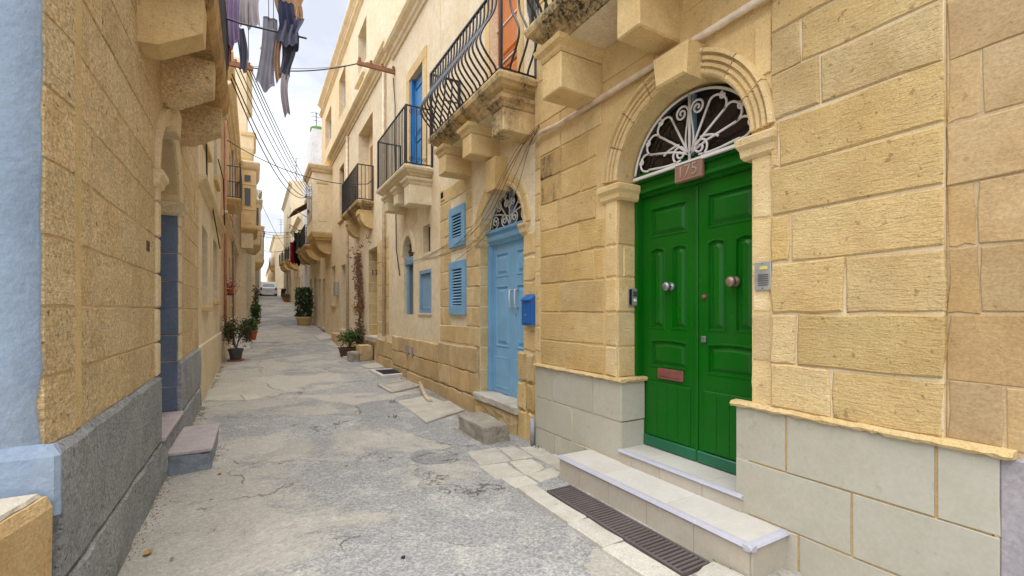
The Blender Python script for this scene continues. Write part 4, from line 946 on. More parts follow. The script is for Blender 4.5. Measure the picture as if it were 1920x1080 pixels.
masonry(h4, XM(X4, 1), 10.61, 16.29, [-.1, .38, .8], [(12.2, 13.3, .1, .9)], BASE, joints={0: [11.5, 14.3, 15.4], 1: [11.2, 14, 15]}, proud=.04, j=.014, ch=.02, gap=.022, name='base_stone')
door(h4, X4, 1, *dw, GREYBLUE, .72)
text('number', '173', .22, (X4 + .23, dw[1] - .012, PZ(700, 513, X4 + .2)), FACE_Y, BLACK, h4)
window(h4, X4, 1, *wv, .3, WHITE, GREYGLASS); window(h4, X4, 1, *uw, .3, WHITE, PALEGLASS, False)
d = MB().box(X4 + .3, X4 + .33, lg[0], lg[1], lg[2], lg[3]).build('balcony_door', PLASTER2, h4); MB().box(X4 + .25, X4 + .298, lg[0] + .5, lg[1] - .5, lg[2] + .02, lg[3] - .5, .01).build('leaf', BROWN, d)
b4 = slab_part(h4, X4, 1, 12.6, 15.1, 2.40, 4.5, WEATHER, deep=.26)
for a, b in ((12.75, 13.15), (14.5, 14.9)): scroll_corbel(b4, X4, 1, a, b, 2.48, 3.78, 4.27, SMOOTH)
bars(b4, [(2.83, 15.05), (2.43, 15.05), (2.43, 12.65), (2.83, 12.65)], 4.51, 5.46, IRON, .1, .009)
cornice(h4, X4, 1, 10.61, 16.29, 7.55, PLASTER2, 1.0); cornice(h4, X4, 1, 10.61, 16.29, 10.75, PLASTER2, .5, 'string_course'); cornice(h4, X4, 1, 10.61, 16.29, 11.15, PLASTER, .8)
for z in (8.0, 8.35): MB().box(2.70, 2.86, 12.0 + (z - 8) * 4, 13.2 + (z - 8) * 4, z, z + .12, .01).build('ledge', PLASTER, h4)
h5 = thing('house', 'tall ochre house with enclosed stone balcony and brown door', 'house', (X4, 19.5, .4))
g5 = ground(19.5)
o5 = [(17.0, 17.9, .84, 3.2), (19.3, 20.3, 1.75, 3.35), (22.3, 23.1, .75, 3.0), (17.0, 18.4, 8.8, 10.3), (20.4, 22.2, 8.8, 10.2), (17.3, 18.3, 4.9, 6.9)]
wall(h5, X4, 1, 16.3005, 23.5, -.3, 11.4, o5, PLASTER2, depth=.3)
door(h5, X4, 1, *o5[0], GREYBLUE, .25); window(h5, X4, 1, *o5[1], .2); door(h5, X4, 1, *o5[2], BROWN, .2)
for q in o5[3:5]: window(h5, X4, 1, *q, .25, WHITE, PALEGLASS, False)
window(h5, X4, 1, *o5[5], .2, BROWN)
MB().box(2.55, 2.86, 16.8, 18.2, .2, .7, .02).build('doorstep', BASE, h5)
cornice(h5, X4, 1, 16.31, 23.49, 7.55, PLASTER2); cornice(h5, X4, 1, 16.31, 23.49, 10.75, PLASTER2, .5, 'string_course'); cornice(h5, X4, 1, 16.31, 23.49, 11.15, PLASTER, .8)
eb = MB().box(2.1, 2.87, 20.2, 22.4, 4.75, 7.2, .01).build('enclosed_balcony', PLASTER, h5)
m = MB(); moulded(m, 2.9, 2.12, 1, 20.2, 22.4, [(7.2, 0), (7.24, .06), (7.3, .08), (7.36, .14), (7.46, .18), (7.5, .18), (7.56, .0)]); m.build('roof', PLASTER2, eb)
m = MB(); moulded(m, 2.9, 2.12, 1, 20.2, 22.4, [(4.45, -.1), (4.52, -.08), (4.56, 0), (4.62, .02), (4.7, .05), (4.76, .06)]); m.build('sill', SMOOTH, eb)
for a in (20.45, 21.9): scroll_corbel(eb, X4, 1, a, a + .3, 2.25, 3.9, 4.45, SMOOTH)
for y in (20.35, 21.35): MB().box(2.085, 2.12, y, y + .8, 5.3, 6.8, .01).build('window', GREYGLASS, eb)
MB().box(2.3, 2.65, 20.185, 20.21, 5.2, 6.7, .01).build('window', PLASTER2, eb); MB().box(2.25, 2.7, 20.175, 20.199, 6.75, 6.85, .01).build('window_head', SMOOTH, eb)

# ------------------------------------------------------------------ the far right houses
def far_house(label, X, sg, y0, y1, zt, mat, ops, bal=(), name='house', extra=None, corn=True, dmat=None):
    ym = (y0 + y1) / 2; h = thing(name, label, 'house', (X, ym, ground(ym)))
    wall(h, X, sg, y0, y1, -.3, zt, [o[:4] for o in ops], mat, depth=.22)
    for o in ops:
        if o[4] == 'd': door(h, X, sg, *o[:4], o[5] if len(o) > 5 else BROWN, .2)
        elif o[4] == 'w': window(h, X, sg, *o[:4], .18, o[5] if len(o) > 5 else WHITE, GREYGLASS)
        else: window(h, X, sg, *o[:4], .18, o[5] if len(o) > 5 else GREYBLUE, PALEGLASS, False)
    if corn: cornice(h, X, sg, y0 + .005, y1 - .005, zt - .32, mat, 1.0)
    for a, b, z, pr in bal:
        bb = slab_part(h, X, sg, a, b, X - sg * pr, z, SMOOTH)
        for c in (a + .15, b - .4): scroll_corbel(bb, X, sg, c, c + .25, X - sg * (pr - .1), z - .75, z - .22, SMOOTH)
        bars(bb, [(X, b - .04), (X - sg * (pr - .03), b - .04), (X - sg * (pr - .03), a + .04), (X, a + .04)], z + .01, z + .95, IRON, .14, .012)
    return h
G = ground
far_house('low peeling house with brown doors under the sloping awning', 2.9, 1, 23.5005, 30, 8.0, PLASTER3, [(24.3, 25.2, G(24.7) + .1, G(24.7) + 2.4, 'd'), (26.2, 27.0, G(26) + 1, G(26) + 2.5, 'w'), (28.2, 29.1, G(28.6) + .1, G(28.6) + 2.4, 'd', GREYBLUE), (25, 26, 5, 7.0, 'x', BROWN), (27.8, 28.8, 5.2, 7.2, 'x', BROWN)], [(24.2, 26.6, 4.75, .75), (27.3, 29.3, 4.95, .75)])
far_house('white block house rising above the far rooftops', 3.1, 1, 30.0005, 36, 12.6, stone('white washed wall', srgb(226, 228, 230), srgb(210, 212, 216), stain=(.5, .5, .5, 1), stain_amt=.2, fine=20, bump=.1, vary=.02, pits=.03), [(31, 32, G(31) + .1, G(31) + 2.3, 'd'), (33, 34, 5.5, 7.2, 'w'), (33, 34, 9, 10.5, 'w')], [(32.6, 34.6, 5.4, .7)], corn=False)
far_house('modest cream house beyond the white block', 3.0, 1, 36.0005, 44, 8.4, PLASTER, [(37, 38, G(37) + .1, G(37) + 2.4, 'd'), (40, 41, G(40) + .1, G(40) + 2.4, 'd', GREYBLUE), (38.5, 39.4, 5.5, 7.2, 'w'), (41.5, 42.4, 5.8, 7.4, 'w')], [(38, 40, 5.4, .7), (41, 43, 5.7, .7)])
far_house('tall narrow grey cream house with rooftop rail far along the right', 2.95, 1, 44.0005, 57, 12.9, PLASTER3, [(46, 47, G(46) + .1, G(46) + 2.4, 'd'), (50, 51, G(50) + .1, G(50) + 2.4, 'd'), (46, 47, 6, 8, 'w'), (50, 51, 6.2, 8.2, 'w'), (46, 47, 9.3, 11, 'w'), (50, 51, 9.3, 11, 'w')], [(45.6, 47.6, 5.9, .7), (49.6, 51.6, 6.1, .7)])
h10 = far_house('far cream house whose end wall closes the right side of the street', 2.35, 1, 63, 80, 10.9, PLASTER, [(66, 67, G(66) + .1, G(66) + 2.4, 'd'), (70, 71, 7, 9, 'w')], [(65.5, 67.5, 7.3, .6)])
far_house('farthest stone house on the right of the street', 2.6, 1, 80.0005, 120, 9.6, PLASTER2, [(84, 85, 6, 8, 'w'), (92, 93, 6, 8, 'w')])
# awning
aw = thing('awning', 'dull green brown awning sloping out over the far balcony', 'awning', (2.5, 26, 7))
AWN = plain('olive canvas', srgb(120, 100, 58), .9, .1, 0, .2)
MB().loft([[(2.9, 24.4, 7.25), (2.9, 29.0, 7.6), (2.9, 29.0, 7.57), (2.9, 24.4, 7.22)], [(1.75, 24.5, 6.45), (1.75, 29.1, 6.85), (1.75, 29.1, 6.82), (1.75, 24.5, 6.42)]]).build('canvas', AWN, aw)
MB().tube([(1.75, 24.5, 6.43), (1.75, 29.1, 6.83)], .03, 6).build('front_bar', GREYCABLE, aw)
for y in (24.6, 28.9): MB().tube([(1.77, y, 6.45), (2.9, y, 5.8)], .02, 5).build('arm', GREYCABLE, aw)
tk = thing('water_tank', 'green roof tank on top of the far white block', 'tank', (3.6, 30.6, 12.6))
MB().lathe([(0, 0), (.42, 0), (.45, .05), (.45, .25), (.4, .32), (.2, .36), (0, .36)], (3.5, 30.7, 12.6), 'z', 20).build('drum', plain('green plastic', srgb(96, 130, 70), .6), tk)

# ------------------------------------------------------------------ left side: brown stone corner house
XL = -.72
l1 = thing('house', 'brown stone corner house with pale blue side wall, grey base and blue arched doorway', 'house', (XL, 5.4, 0))
LY0, LY1, LS = 4.93, 6.14, 2.68
LC, LR = (LY0 + LY1) / 2, (LY1 - LY0) / 2
YB = 2.54
BROWNMORTAR = stone('sandy mortar', srgb(216, 194, 154), srgb(200, 174, 130), fine=70, bump=.6, stain_amt=.2, vary=.02)
m = wall(l1, XL, -1, 2.80, 8.3, -.3, 6.7, [(LY0, LY1, .42, LS, 'arch', 1.0)], BROWNMORTAR, depth=.55, back=5)
# the painted side wall that looks back down the alley
m = MB(); n = 14; Z_ = [.7 + 6.0 * k / 40 for k in range(41)]
loops = []
for z in Z_:
    e = XL - .028 + .016 * noise.noise(Vector((0, z * 3, 1))) + .02 * noise.noise(Vector((4, z * 9, 1))) 
    loops.append([(XL - 5.0, YB - .004 + .0, z), (XL - 1.2, YB - .012, z)] + [(XL - 1.2 + (e - XL + 1.2) * k / 6, YB - .012 + .012 * noise.noise(Vector((k * .7, z * 1.8, 2))), z) for k in range(1, 7)] + [(e + .002, YB + .05, z)])
m.loft(loops, False, False, False); m.build('side_wall', BLUEWASH, l1, True)
# corner stones turned slightly, then the street face
CL = [.97, 1.26, 1.55, 1.84, 2.15, 2.45, 2.74, 3.03, 3.32, 3.62, 3.92, 4.22]
CJ = {k: [] for k in range(14)}
for k in range(len(CL) - 1):
    y0, y1 = YB + .006, 2.80
    a, b = CL[k] + .007, CL[k + 1] - .007
    m = MB(); fr = []
    P = [(y0, a), ((y0 + y1) / 2, a), (y1, a), (y1, (a + b) / 2), (y1, b), ((y0 + y1) / 2, b), (y0, b), (y0, (a + b) / 2)]
    xx = lambda y: XL + .012 - .03 * max(0, (y1 - y) / (y1 - y0)) ** 1.3
    P = [(p[0] + jit(.005), p[1] + jit(.004)) for p in P]
    m.loft([[(xx(p[0]) - .3, p[0], p[1]) for p in P], [(xx(p[0]), p[0], p[1]) for p in P]], False, True); m.build('corner_stone', BROWNSTONE, l1)
MB().box(XL - .02, XL + .009, 2.803, 2.90, .98, 5.2, .004).build('joint_strip', PALEGOLD, l1)
MB().loft([[(XL - .3, YB + .012, z), (XL - .022, YB + .012, z), (XL - .004, 2.68, z), (XL + .007, 2.801, z), (XL - .3, 2.801, z)] for z in (.95, 6.6)]).build('corner_core', BROWNMORTAR, l1)
masonry(l1, XM(XL, -1), 2.903, 8.29, CL, [(LY0 - .16, LY1 + .16, .3, 2.72), (LY0 - .16, LY1 + .16, 2.6, 3.42)], BROWNSTONE, L=(.45, .85), proud=.005, j=.005, ch=.004, gap=.012)
for a, b in ((LY0 - .155, LY0 + .004), (LY1 - .004, LY1 + .155)):
    masonry(l1, XM(XL, -1), a, b, CL[:6] + [2.62], [], PLASTER2, joints=CJ, proud=.024, j=.004, ch=.012, name='jamb_stone')
# blue far reveal and door
masonry(l1, YM(LY1), XL - .42, XL + .004, [.43, .70, .97, 1.26, 1.55, 1.84, 2.15, 2.62], [], BLUEREVEAL, joints=CJ, proud=.006, j=.004, ch=.008, gap=.006, name='jamb_stone')
masonry(l1, YM(LY1), XL - .42, XL + .004, [2.78, 3.0], [], BROWNSTONE, joints=CJ, proud=.006, j=.004, ch=.008, name='jamb_stone')
d = MB().box(XL - .46, XL - .42, LY0 + .003, LY1 - .003, .43, 2.6, .004).build('door', BLUEREVEAL, l1)
for a, b in ((LY0 + .12, LC - .06), (LC + .06, LY1 - .12)):
    for p, q in ((.6, 1.2), (1.35, 2.4)): MB().box(XL - .419, XL - .40, a, b, p, q, .012).build('panel', BLUEREVEAL, d)
for y0, y1 in ((LY0 - .2, LY0 + .03), (LY1 - .06, LY1 + .2)):
    mm = MB(); mm.loft([[(XL - .3, y0 - o * .6, z), (XL + .012 + o, y0 - o * .6, z), (XL + .012 + o, y1 + o * .6, z), (XL - .3, y1 + o * .6, z)] for z, o in [(2.56, 0), (2.585, .03), (2.62, .035), (2.65, .06), (2.69, .062), (2.7, .04)]]); mm.build('impost', PLASTER2, l1)
prof = [(LR - .004, -.3), (LR - .004, .02), (LR + .04, .03), (LR + .06, .02), (LR + .1, .034), (LR + .15, .036), (LR + .16, -.01)]
for k in range(6): arc_mould(prof, LC, LS + .02, XL, -1, R(2 + k * 29.5), R(31 + k * 29.5), 10).build('arch_stone', PLASTER2, l1)
mm = MB().loft([[(XL - .05, LC - .12, 3.24), (XL - .05, LC + .12, 3.24), (XL - .05, LC + .15, 3.48), (XL - .05, LC - .15, 3.48)], [(XL + .08, LC - .12, 3.25), (XL + .08, LC + .12, 3.25), (XL + .09, LC + .15, 3.48), (XL + .09, LC - .15, 3.48)]]); mm.build('keystone', PLASTER2, l1)
# grey plinth: upper band with a pale bevelled top, lower band with a dark split
def band(y0, y1, z0, z1, x, mat, bev, name, rough=.012, n=30, zf=None):
    mm = MB(); loops = []
    for k in range(n + 1):
        y = y0 + (y1 - y0) * k / n; a = noise.noise(Vector((y * 4, z0, 0))) * rough; b = noise.noise(Vector((y * 5, z1, 7))) * rough
        zb = z0 + (zf(y) if zf else 0)
        loops.append([(XL - .02, y, zb), (x + a * .6, y, zb), (x + .006 + b, y, (z0 + z1) / 2), (x + a, y, z1 - bev), (x - bev * .9 + a * .4, y, z1), (XL - .02, y, z1 + .01)])
    return mm.loft(loops).build(name, mat, l1)
band(YB + .012, LY0 - .002, .41, .97, XL + .03, GREYPAINT, .03, 'plinth_stone'); band(LY1 + .002, 8.3, .41, .97, XL + .03, GREYPAINT, .03, 'plinth_stone')
band(YB + .012, LY0 + .02, -.1, .378, XL + .036, GREYPAINT, .012, 'plinth_stone', .025); band(LY0 + .022, 8.3, -.1, .378, XL + .036, GREYPAINT, .012, 'plinth_stone', .025)
MB().box(XL - .5, XL + .055, LY0 + .006, LY1 - .006, .386, .43, .01).build('threshold', STEPTOP, l1)
MB().loft([[(XL - 5, YB - .03, z), (XL - 5, YB + .01, z), (XL + .034, YB + .011, z), (XL + .036, YB - .014, z), (XL + .02, YB - .03, z)] for z in (.70, .94)] + [[(XL - 5, YB - .012, 1.0), (XL - 5, YB + .01, 1.0), (XL + .02, YB + .011, .985), (XL + .01, YB - .005, .985), (XL - .02, YB - .014, .992)]]).build('side_plinth', BLUEWASH, l1)
# step at the blue doorway
stp = MB().rbox(XL + .04, -.345, 5.12, 6.2, -.08, .21, .02, .012, 14, 4).build('step', STEPBLUE, l1)
MB().rbox(XL + .04, -.335, 5.11, 6.21, .203, .24, .012, .005, 12, 5).build('tread', STEPTOP, stp)
# balcony
lb = MB(); moulded(lb, XL - .1, -.27, -1, 3.92, 6.55, [(3.86, -.05), (3.9, -.02), (3.94, 0), (4.02, .01), (4.08, .02)]); lb = lb.build('balcony', stone('sooty brown slab', srgb(196, 166, 118), srgb(168, 134, 86), fine=60, bump=.6, stain_amt=.4, soot=.8), l1)
for a, mt in ((4.10, PALEGOLD), (5.09, BROWNSTONE), (6.22, BROWNSTONE)):
    pr = [(XL - .05, 3.43), (-.60, 3.44), (-.33, 3.60), (-.32, 3.86), (XL - .05, 3.86)]
    MB().loft([[(x, y, z) for x, z in pr] for y in (a, a + .24)]).build('corbel', mt, lb)
bars(lb, [(XL + .02, 3.96), (-.29, 3.96), (-.29, 6.5), (XL + .02, 6.5)], 4.09, 5.05, IRON, .12, .01)
# rust stained block against the side wall
bk = thing('stone_block', 'rust stained stone block with whitewashed top against the pale blue wall', 'stone block', (-.9, 2.4, 0))
n = 16; loops = []
for k in range(n + 1):
    y = 1.7 + (YB - .055 - 1.7) * k / n; x = -.835 + .135 * k / n + .012 * noise.noise(Vector((y * 6, 0, 0))); q = .008 * noise.noise(Vector((y * 11, 5, 0)))
    loops.append([(-1.9, y, -.2), (x + .005 + q, y, -.2), (x - .005 + q, y, .3), (x + q, y, .745 + q), (x - .02 + q * 2, y, .79 + q), (-1.9, y, .80)])
ob = MB().loft(loops).build('block', ORANGESTONE, bk)
tp = []
for k in range(n + 1):
    y = 1.7 + (YB - .055 - 1.7) * k / n; x = -.835 + .135 * k / n
    tp.append([(-1.9, y, .801), (x - .03 + .012 * noise.noise(Vector((y * 14, 2, 0))), y, .793), (x - .04, y, .806 + .004 * noise.noise(Vector((y * 9, 3, 0)))), (-1.9, y, .814)])
MB().loft(tp).build('top', WHITEWASHED, bk)

MB().box(XL - .02, XL + .0105, 4.42, 4.53, 1.99, 2.07).build('hole_shade', plain('painted brown hole shade', (.1, .065, .035, 1), .9), l1)  # solid block, not a recess; dark colour paints the shade inside a hole

# ------------------------------------------------------------------ the farther left houses
def lY(u, X): return PY(u, X)
l2 = thing('house', 'cream plastered house with two deep window niches beside the brown stone house', 'house', (XL, 11, .1))
o2 = [(9.05, 10.1, 1.6, 2.95), (11.45, 12.7, 1.75, 3.05), (9.2, 10.2, 4.4, 6.1), (11.6, 12.6, 4.4, 6.1)]
wall(l2, -.735, -1, 8.3005, 13.95, -.3, 6.6, o2, PLASTER3, depth=.2)
MB().box(-.8, -.70, 8.31, 13.94, -.2, .98, .012).build('plinth', PLASTER3, l2)
for q in o2[:2]: window(l2, -.735, -1, *q, .2, WHITE, GREYGLASS)
for q in o2[2:]: window(l2, -.735, -1, *q, .15, GREYBLUE, PALEGLASS)
cornice(l2, -.735, -1, 8.31, 13.94, 3.45, PLASTER2, .5, 'string_course'); cornice(l2, -.735, -1, 8.31, 13.94, 6.35, PLASTER2, .7)
l3 = thing('house', 'faded pink house with reddish door and flowers on its sill', 'house', (-.7, 19, .4))
o3 = [(15.0, 16.2, .95, 3.35), (17.6, 18.6, 1.75, 3.3), (20.6, 21.6, 1.95, 3.5), (15.4, 16.4, 4.8, 6.9), (18, 19, 4.8, 6.9), (21, 22, 4.8, 6.9)]
wall(l3, -.7, -1, 13.9505, 24.5, -.3, 8.4, o3, PINK, depth=.22)
REDDOOR = paint('reddish brown paint', srgb(150, 78, 60), .5, .4, .2, (.1, .04, .03, 1), 30, .1)
door(l3, -.7, -1, *o3[0], REDDOOR, .15)
for q in o3[1:3]: window(l3, -.7, -1, *q, .2, BROWN)
for q in o3[3:]: window(l3, -.7, -1, *q, .15, GREYBLUE, PALEGLASS)
MB().box(-.72, -.66, 13.96, 24.49, -.2, 1.25, .012).build('plinth', PLASTER3, l3)
cornice(l3, -.7, -1, 13.96, 24.49, 4.0, PLASTER2, .5, 'string_course'); cornice(l3, -.7, -1, 13.96, 24.49, 7.3, PLASTER2, .8, 'string_course'); cornice(l3, -.7, -1, 13.96, 24.49, 8.1, PLASTER2)
BROWNPIPE = plain('brown pipe', srgb(176, 132, 104), .7)
for q, zz in ((14.1, 6.6), (19.4, 8.0)):
    tag(MB().tube([(-.64, q, .8), (-.64, q, zz)], .035, 8).build('downpipe', BROWNPIPE if q < 15 else GREYCABLE, None, True), 'brown downpipe between the cream and pink houses' if q < 15 else 'grey downpipe on the front of the pink house', 'pipe')
b = slab_part(l3, -.7, -1, 15.0, 16.9, -.3, 4.7, SMOOTH, deep=.16)
bars(b, [(-.7, 16.86), (-.32, 16.86), (-.32, 15.04), (-.7, 15.04)], 4.71, 5.6, IRON, .14, .011)
l4 = thing('house', 'tall stone house with yellow enclosed wooden balcony over the left side', 'house', (-.28, 28, .9))
g4 = ground(27)
o4 = [(25.4, 26.3, g4 + .1, g4 + 2.5), (28, 28.9, g4 + 1.1, g4 + 2.6), (28.2, 29.2, 9.6, 11.4)]
wall(l4, -.28, -1, 24.5005, 31, -.3, 13.2, o4, PLASTER, depth=.2)
door(l4, -.28, -1, *o4[0], BROWN); window(l4, -.28, -1, *o4[1]); window(l4, -.28, -1, *o4[2])
cornice(l4, -.28, -1, 24.51, 30.99, 12.8, PLASTER2)
YEL = paint('ochre yellow painted wood', srgb(230, 200, 146), .5, .4, .12, (.3, .2, .1, 1), 30, .1)
eb = MB().box(-.5, .12, 24.2, 27.0, 5.35, 8.0, .01).build('enclosed_balcony', YEL, l4)
m = MB(); moulded(m, -.5, .12, -1, 24.2, 27, [(8.0, .0), (8.06, .06), (8.14, .1), (8.3, .16), (8.36, .16), (8.42, .02)]); m.build('roof', PLASTER2, eb)
m = MB(); moulded(m, -.5, .12, -1, 24.2, 27, [(5.1, -.12), (5.16, -.08), (5.22, .0), (5.3, .05), (5.36, .06)]); m.build('floor_slab', SMOOTH, eb)
MB().box(-.5, .0, 24.3, 24.75, 4.4, 5.1, .02).build('corbel', PLASTER3, eb); MB().box(-.5, .0, 26.3, 26.75, 4.4, 5.1, .02).build('corbel', PLASTER3, eb)
for a in ((-.36, -.1, 7.45, 7.75), (-.36, -.1, 6.35, 7.15)):
    MB().box(a[0], a[1], 24.185, 24.205, a[2], a[3], .004).build('window', GREYGLASS, eb)
    MB().tube([(a[0], 24.19, a[2]), (a[1], 24.19, a[2]), (a[1], 24.19, a[3]), (a[0], 24.19, a[3])], .02, 4, True).build('window_frame', YEL, eb)
MB().box(-.4, -.06, 24.18, 24.2, 5.55, 6.0, .008).build('panel', YEL, eb)
for z in (6.15, 7.3): MB().box(-.5, .135, 24.183, 27.01, z, z + .07, .01).build('rail', YEL, eb)
for k in range(4):
    MB().box(.115, .13, 24.4 + k * .65, 24.85 + k * .65, 6.35, 7.15, .004).build('window', GREYGLASS, eb)
ub = MB().box(-.5, .02, 24.25, 26.9, 9.0, 9.55, .01).build('upper_balcony', PLASTER, l4)
m = MB(); moulded(m, -.5, .04, -1, 24.25, 26.9, [(9.55, 0), (9.6, .06), (9.72, .09), (9.76, .09)]); m.build('coping', PLASTER2, ub)
m = MB(); moulded(m, -.5, .0, -1, 24.25, 26.9, [(8.5, -.2), (8.6, -.1), (8.8, -.02), (9.0, 0)]); m.build('base', PLASTER2, ub)
def left_far(label, X, y0, y1, zt, mat, gal=None, ops=()):
    h = far_house(label, X, -1, y0, y1, zt, mat, ops, ())
    if gal:
        a, b, z0, z1, pr, mt = gal
        e = MB().box(X - .2, X + pr, a, b, z0, z1, .01).build('enclosed_balcony', mt, h)
        m = MB(); moulded(m, X - .2, X + pr, -1, a, b, [(z1, 0), (z1 + .06, .06), (z1 + .2, .12), (z1 + .24, .12), (z1 + .3, 0)]); m.build('roof', PLASTER2, e)
        m = MB(); moulded(m, X - .2, X + pr, -1, a, b, [(z0 - .5, -.25), (z0 - .3, -.1), (z0 - .1, .04), (z0, .05)]); m.build('floor_slab', SMOOTH, e)
        MB().box(X + .05, X + pr - .1, a - .015, a + .01, z0 + (z1 - z0) * .45, z1 - .25, .004).build('window', GREYGLASS, e)
        for k in range(3):
            q = a + .15 + (b - a - .2) * k / 3; MB().box(X + pr - .01, X + pr + .012, q, q + (b - a) / 3 - .2, z0 + (z1 - z0) * .45, z1 - .25, .004).build('window', GREYGLASS, e)
        for z in (z0 + (z1 - z0) * .2, z0 + (z1 - z0) * .38): MB().box(X, X + pr + .02, a - .02, b + .02, z, z + .06, .01).build('rail', mt, e)
    return h
left_far('left house with sand coloured boxed balcony past the yellow one', -.12, 31.0005, 38, 9.6, PLASTER3, (31.6, 34, 5.6, 8.0, .5, YEL), [(35, 36, G(35) + .1, G(35) + 2.4, 'd', REDDOOR)])
left_far('left house with low boxed balcony and orange door farther up', .12, 38.0005, 46, 9.2, PLASTER, (39, 42, 5.2, 7.6, .5, PLASTER2), [(43.5, 44.5, G(44) + .1, G(44) + 2.4, 'd')])
left_far('tall grey house near the end of the left side', .45, 46.0005, 60, 12.2, stone('grey far wall', srgb(186, 176, 164), srgb(170, 160, 146), fine=20, bump=.1, vary=.02), (48, 51, 6.2, 8.6, .4, GREYBLUE))
left_far('last left house where the street meets the sky', .75, 60.0005, 110, 10.2, PLASTER3)

# ------------------------------------------------------------------ overhead cables
def sagpts(a, b, sag, n=24): return [tuple(a[i] + (b[i] - a[i]) * t + (-sag * 4 * t * (1 - t) if i == 2 else 0) for i in range(3)) for t in [k / n for k in range(n + 1)]]
def cable(pts, r_, label, group='overhead cables', mat=None, name='cable'): return tag(MB().tube(pts, r_, 5).build(name, mat or CABLE, None, True), label, 'cable', group)
lbk = thing('cable_bracket', 'red iron cable bracket with insulators on the left side above the street', 'bracket', (-.5, 11, 6.6))
MB().box(-.74, .0, 10.97, 11.03, 6.56, 6.64, .005).build('arm', REDRUST, lbk); MB().box(-.74, -.1, 11.1, 11.15, 6.68, 6.73, .005).build('arm', REDRUST, lbk)
for x in (-.32, -.2, -.08): MB().lathe([(0, 0), (.03, 0), (.034, .03), (.02, .05), (.03, .07), (0, .09)], (x, 11, 6.64), 'z', 10).build('insulator', BROWN, lbk)
rbk = thing('cable_bracket', 'distant rusty cable bracket on the ochre house where the wires end', 'bracket', (2.5, 23.2, 6.85))
MB().box(2.1, 2.88, 23.2, 23.27, 6.78, 6.86, .005).build('arm', REDRUST, rbk)
for x in (2.15, 2.4, 2.65): MB().lathe([(0, 0), (.035, 0), (.04, .03), (.02, .06), (.03, .09), (0, .11)], (x, 23.23, 6.86), 'z', 8).build('insulator', BROWN, rbk)
for k, (xa, za, xb, zb, sg_) in enumerate([(-.36, 6.62, 2.12, 6.9, .35), (-.3, 6.66, 2.2, 6.95, .28), (-.18, 6.66, 2.3, 6.95, .25), (-.12, 6.66, 2.4, 6.92, .22), (-.05, 6.6, 2.5, 6.95, .18), (-.38, 6.4, 2.14, 6.84, .6), (-.4, 6.3, 2.1, 6.8, .75)]):
    cable(sagpts((xa, 11, za), (xb, 23.2, zb), sg_), .011 if k < 5 else .014, 'thin dark wire in the bundle from the left bracket to the distant right bracket', 'wires of the long bundle')
cable(sagpts((-.05, 11, 6.62), (2.05, 10.45, 7.02), .12), .013, 'dark cable across the street between the two near brackets, lower strand', None)
cable(sagpts((-.05, 11.05, 6.68), (2.3, 10.45, 7.12), .1), .007, 'thin pale cable across the street between the two near brackets, upper strand', None, GREYCABLE)
p = sagpts((-.66, 15.5, 6.45), (2.6, 15.2, 5.55), .25, 16); p += [(2.72, 14.3, 5.35), (2.8, 13.2, 5.1), (2.82, 12.6, 5.08)]
cable(p, .012, 'dark cable crossing lower down the street to the small balcony', None)
for k, (ya, za, yb, zb, s_) in enumerate([(30, 6.2, 30, 6.6, .3), (36, 6.8, 36.5, 7.1, .3), (40, 7.8, 41, 7.9, .4), (47, 7.0, 47, 7.3, .3), (54, 8.3, 55, 8.0, .4), (33, 9.5, 44, 6.2, .5)]):
    cable(sagpts((0, ya, za), (2.95, yb, zb), s_), .014, ('lowest', 'second', 'third', 'fourth', 'highest', 'slanting')[k] + ' of the thin wires strung across the far street', 'thin wires across the far street')
for k, (x, y, z0, z1) in enumerate([(-.66, 13.2, 3.4, 6.2), (-.69, 9.0, 4.6, 3.0)]):
    cable([(x, y - (.0 if k else 1.5), z0 + (1.2 if k else 1.4)), (x + .01, y + .2, (z0 + z1) / 2), (x, y + 2.4 * (k + .6), z1 if k else z0 - .5)], .012, 'black cable clipped along the left facades, ' + ('upper run' if k else 'lower run'), 'cables on the left facades')
MB_ = [(1012, 236, 2.73), (985, 268, 2.7), (955, 330, 2.64), (920, 395, 2.72), (880, 440, 2.80), (840, 462, 2.83), (800, 478, 2.82), (772, 486, 2.82)]
for k, (du, dv, end) in enumerate([(0, 0, 8), (-8, 6, 7), (8, 10, 7), (-20, 14, 8), (14, 22, 6), (-30, 26, 5)]):
    P = []
    for u, v, X in MB_[:end]:
        f = max(0, min(1, (1012 - u) / 60)); uu, vv = u + du * f, v + dv * f + 5 * math.sin(u * .05 + k)
        P.append((X, PY(uu, X), PZ(uu, vv, X)))
    Q = []
    for a_ in range(len(P) - 1):
        p0, p1, p2, p3 = [Vector(P[max(0, min(len(P) - 1, a_ + e))]) for e in (-1, 0, 1, 2)]
        for t in (0, .25, .5, .75): Q.append(.5 * ((2 * p1) + (p2 - p0) * t + (2 * p0 - 5 * p1 + 4 * p2 - p3) * t * t + (-p0 + 3 * p1 - 3 * p2 + p3) * t ** 3))
    Q.append(Vector(P[-1])); cable(Q, .003, ('thin tan' if k % 2 else 'thin dark') + ' cable drooping down the wall beside the blue door\'s arch', 'loose cables beside the blue door', TANCABLE if k % 2 else CABLE)
cable([(2.81, 10.5, 6.9), (2.80, 10.3, 6.2), (2.81, 10.35, 5.2), (2.82, 10.3, 3.4), (2.8, 10.2, 2.9), (2.82, 10.0, 2.3)], .012, 'dark cable running down the cream facade from the rusty bracket', None)

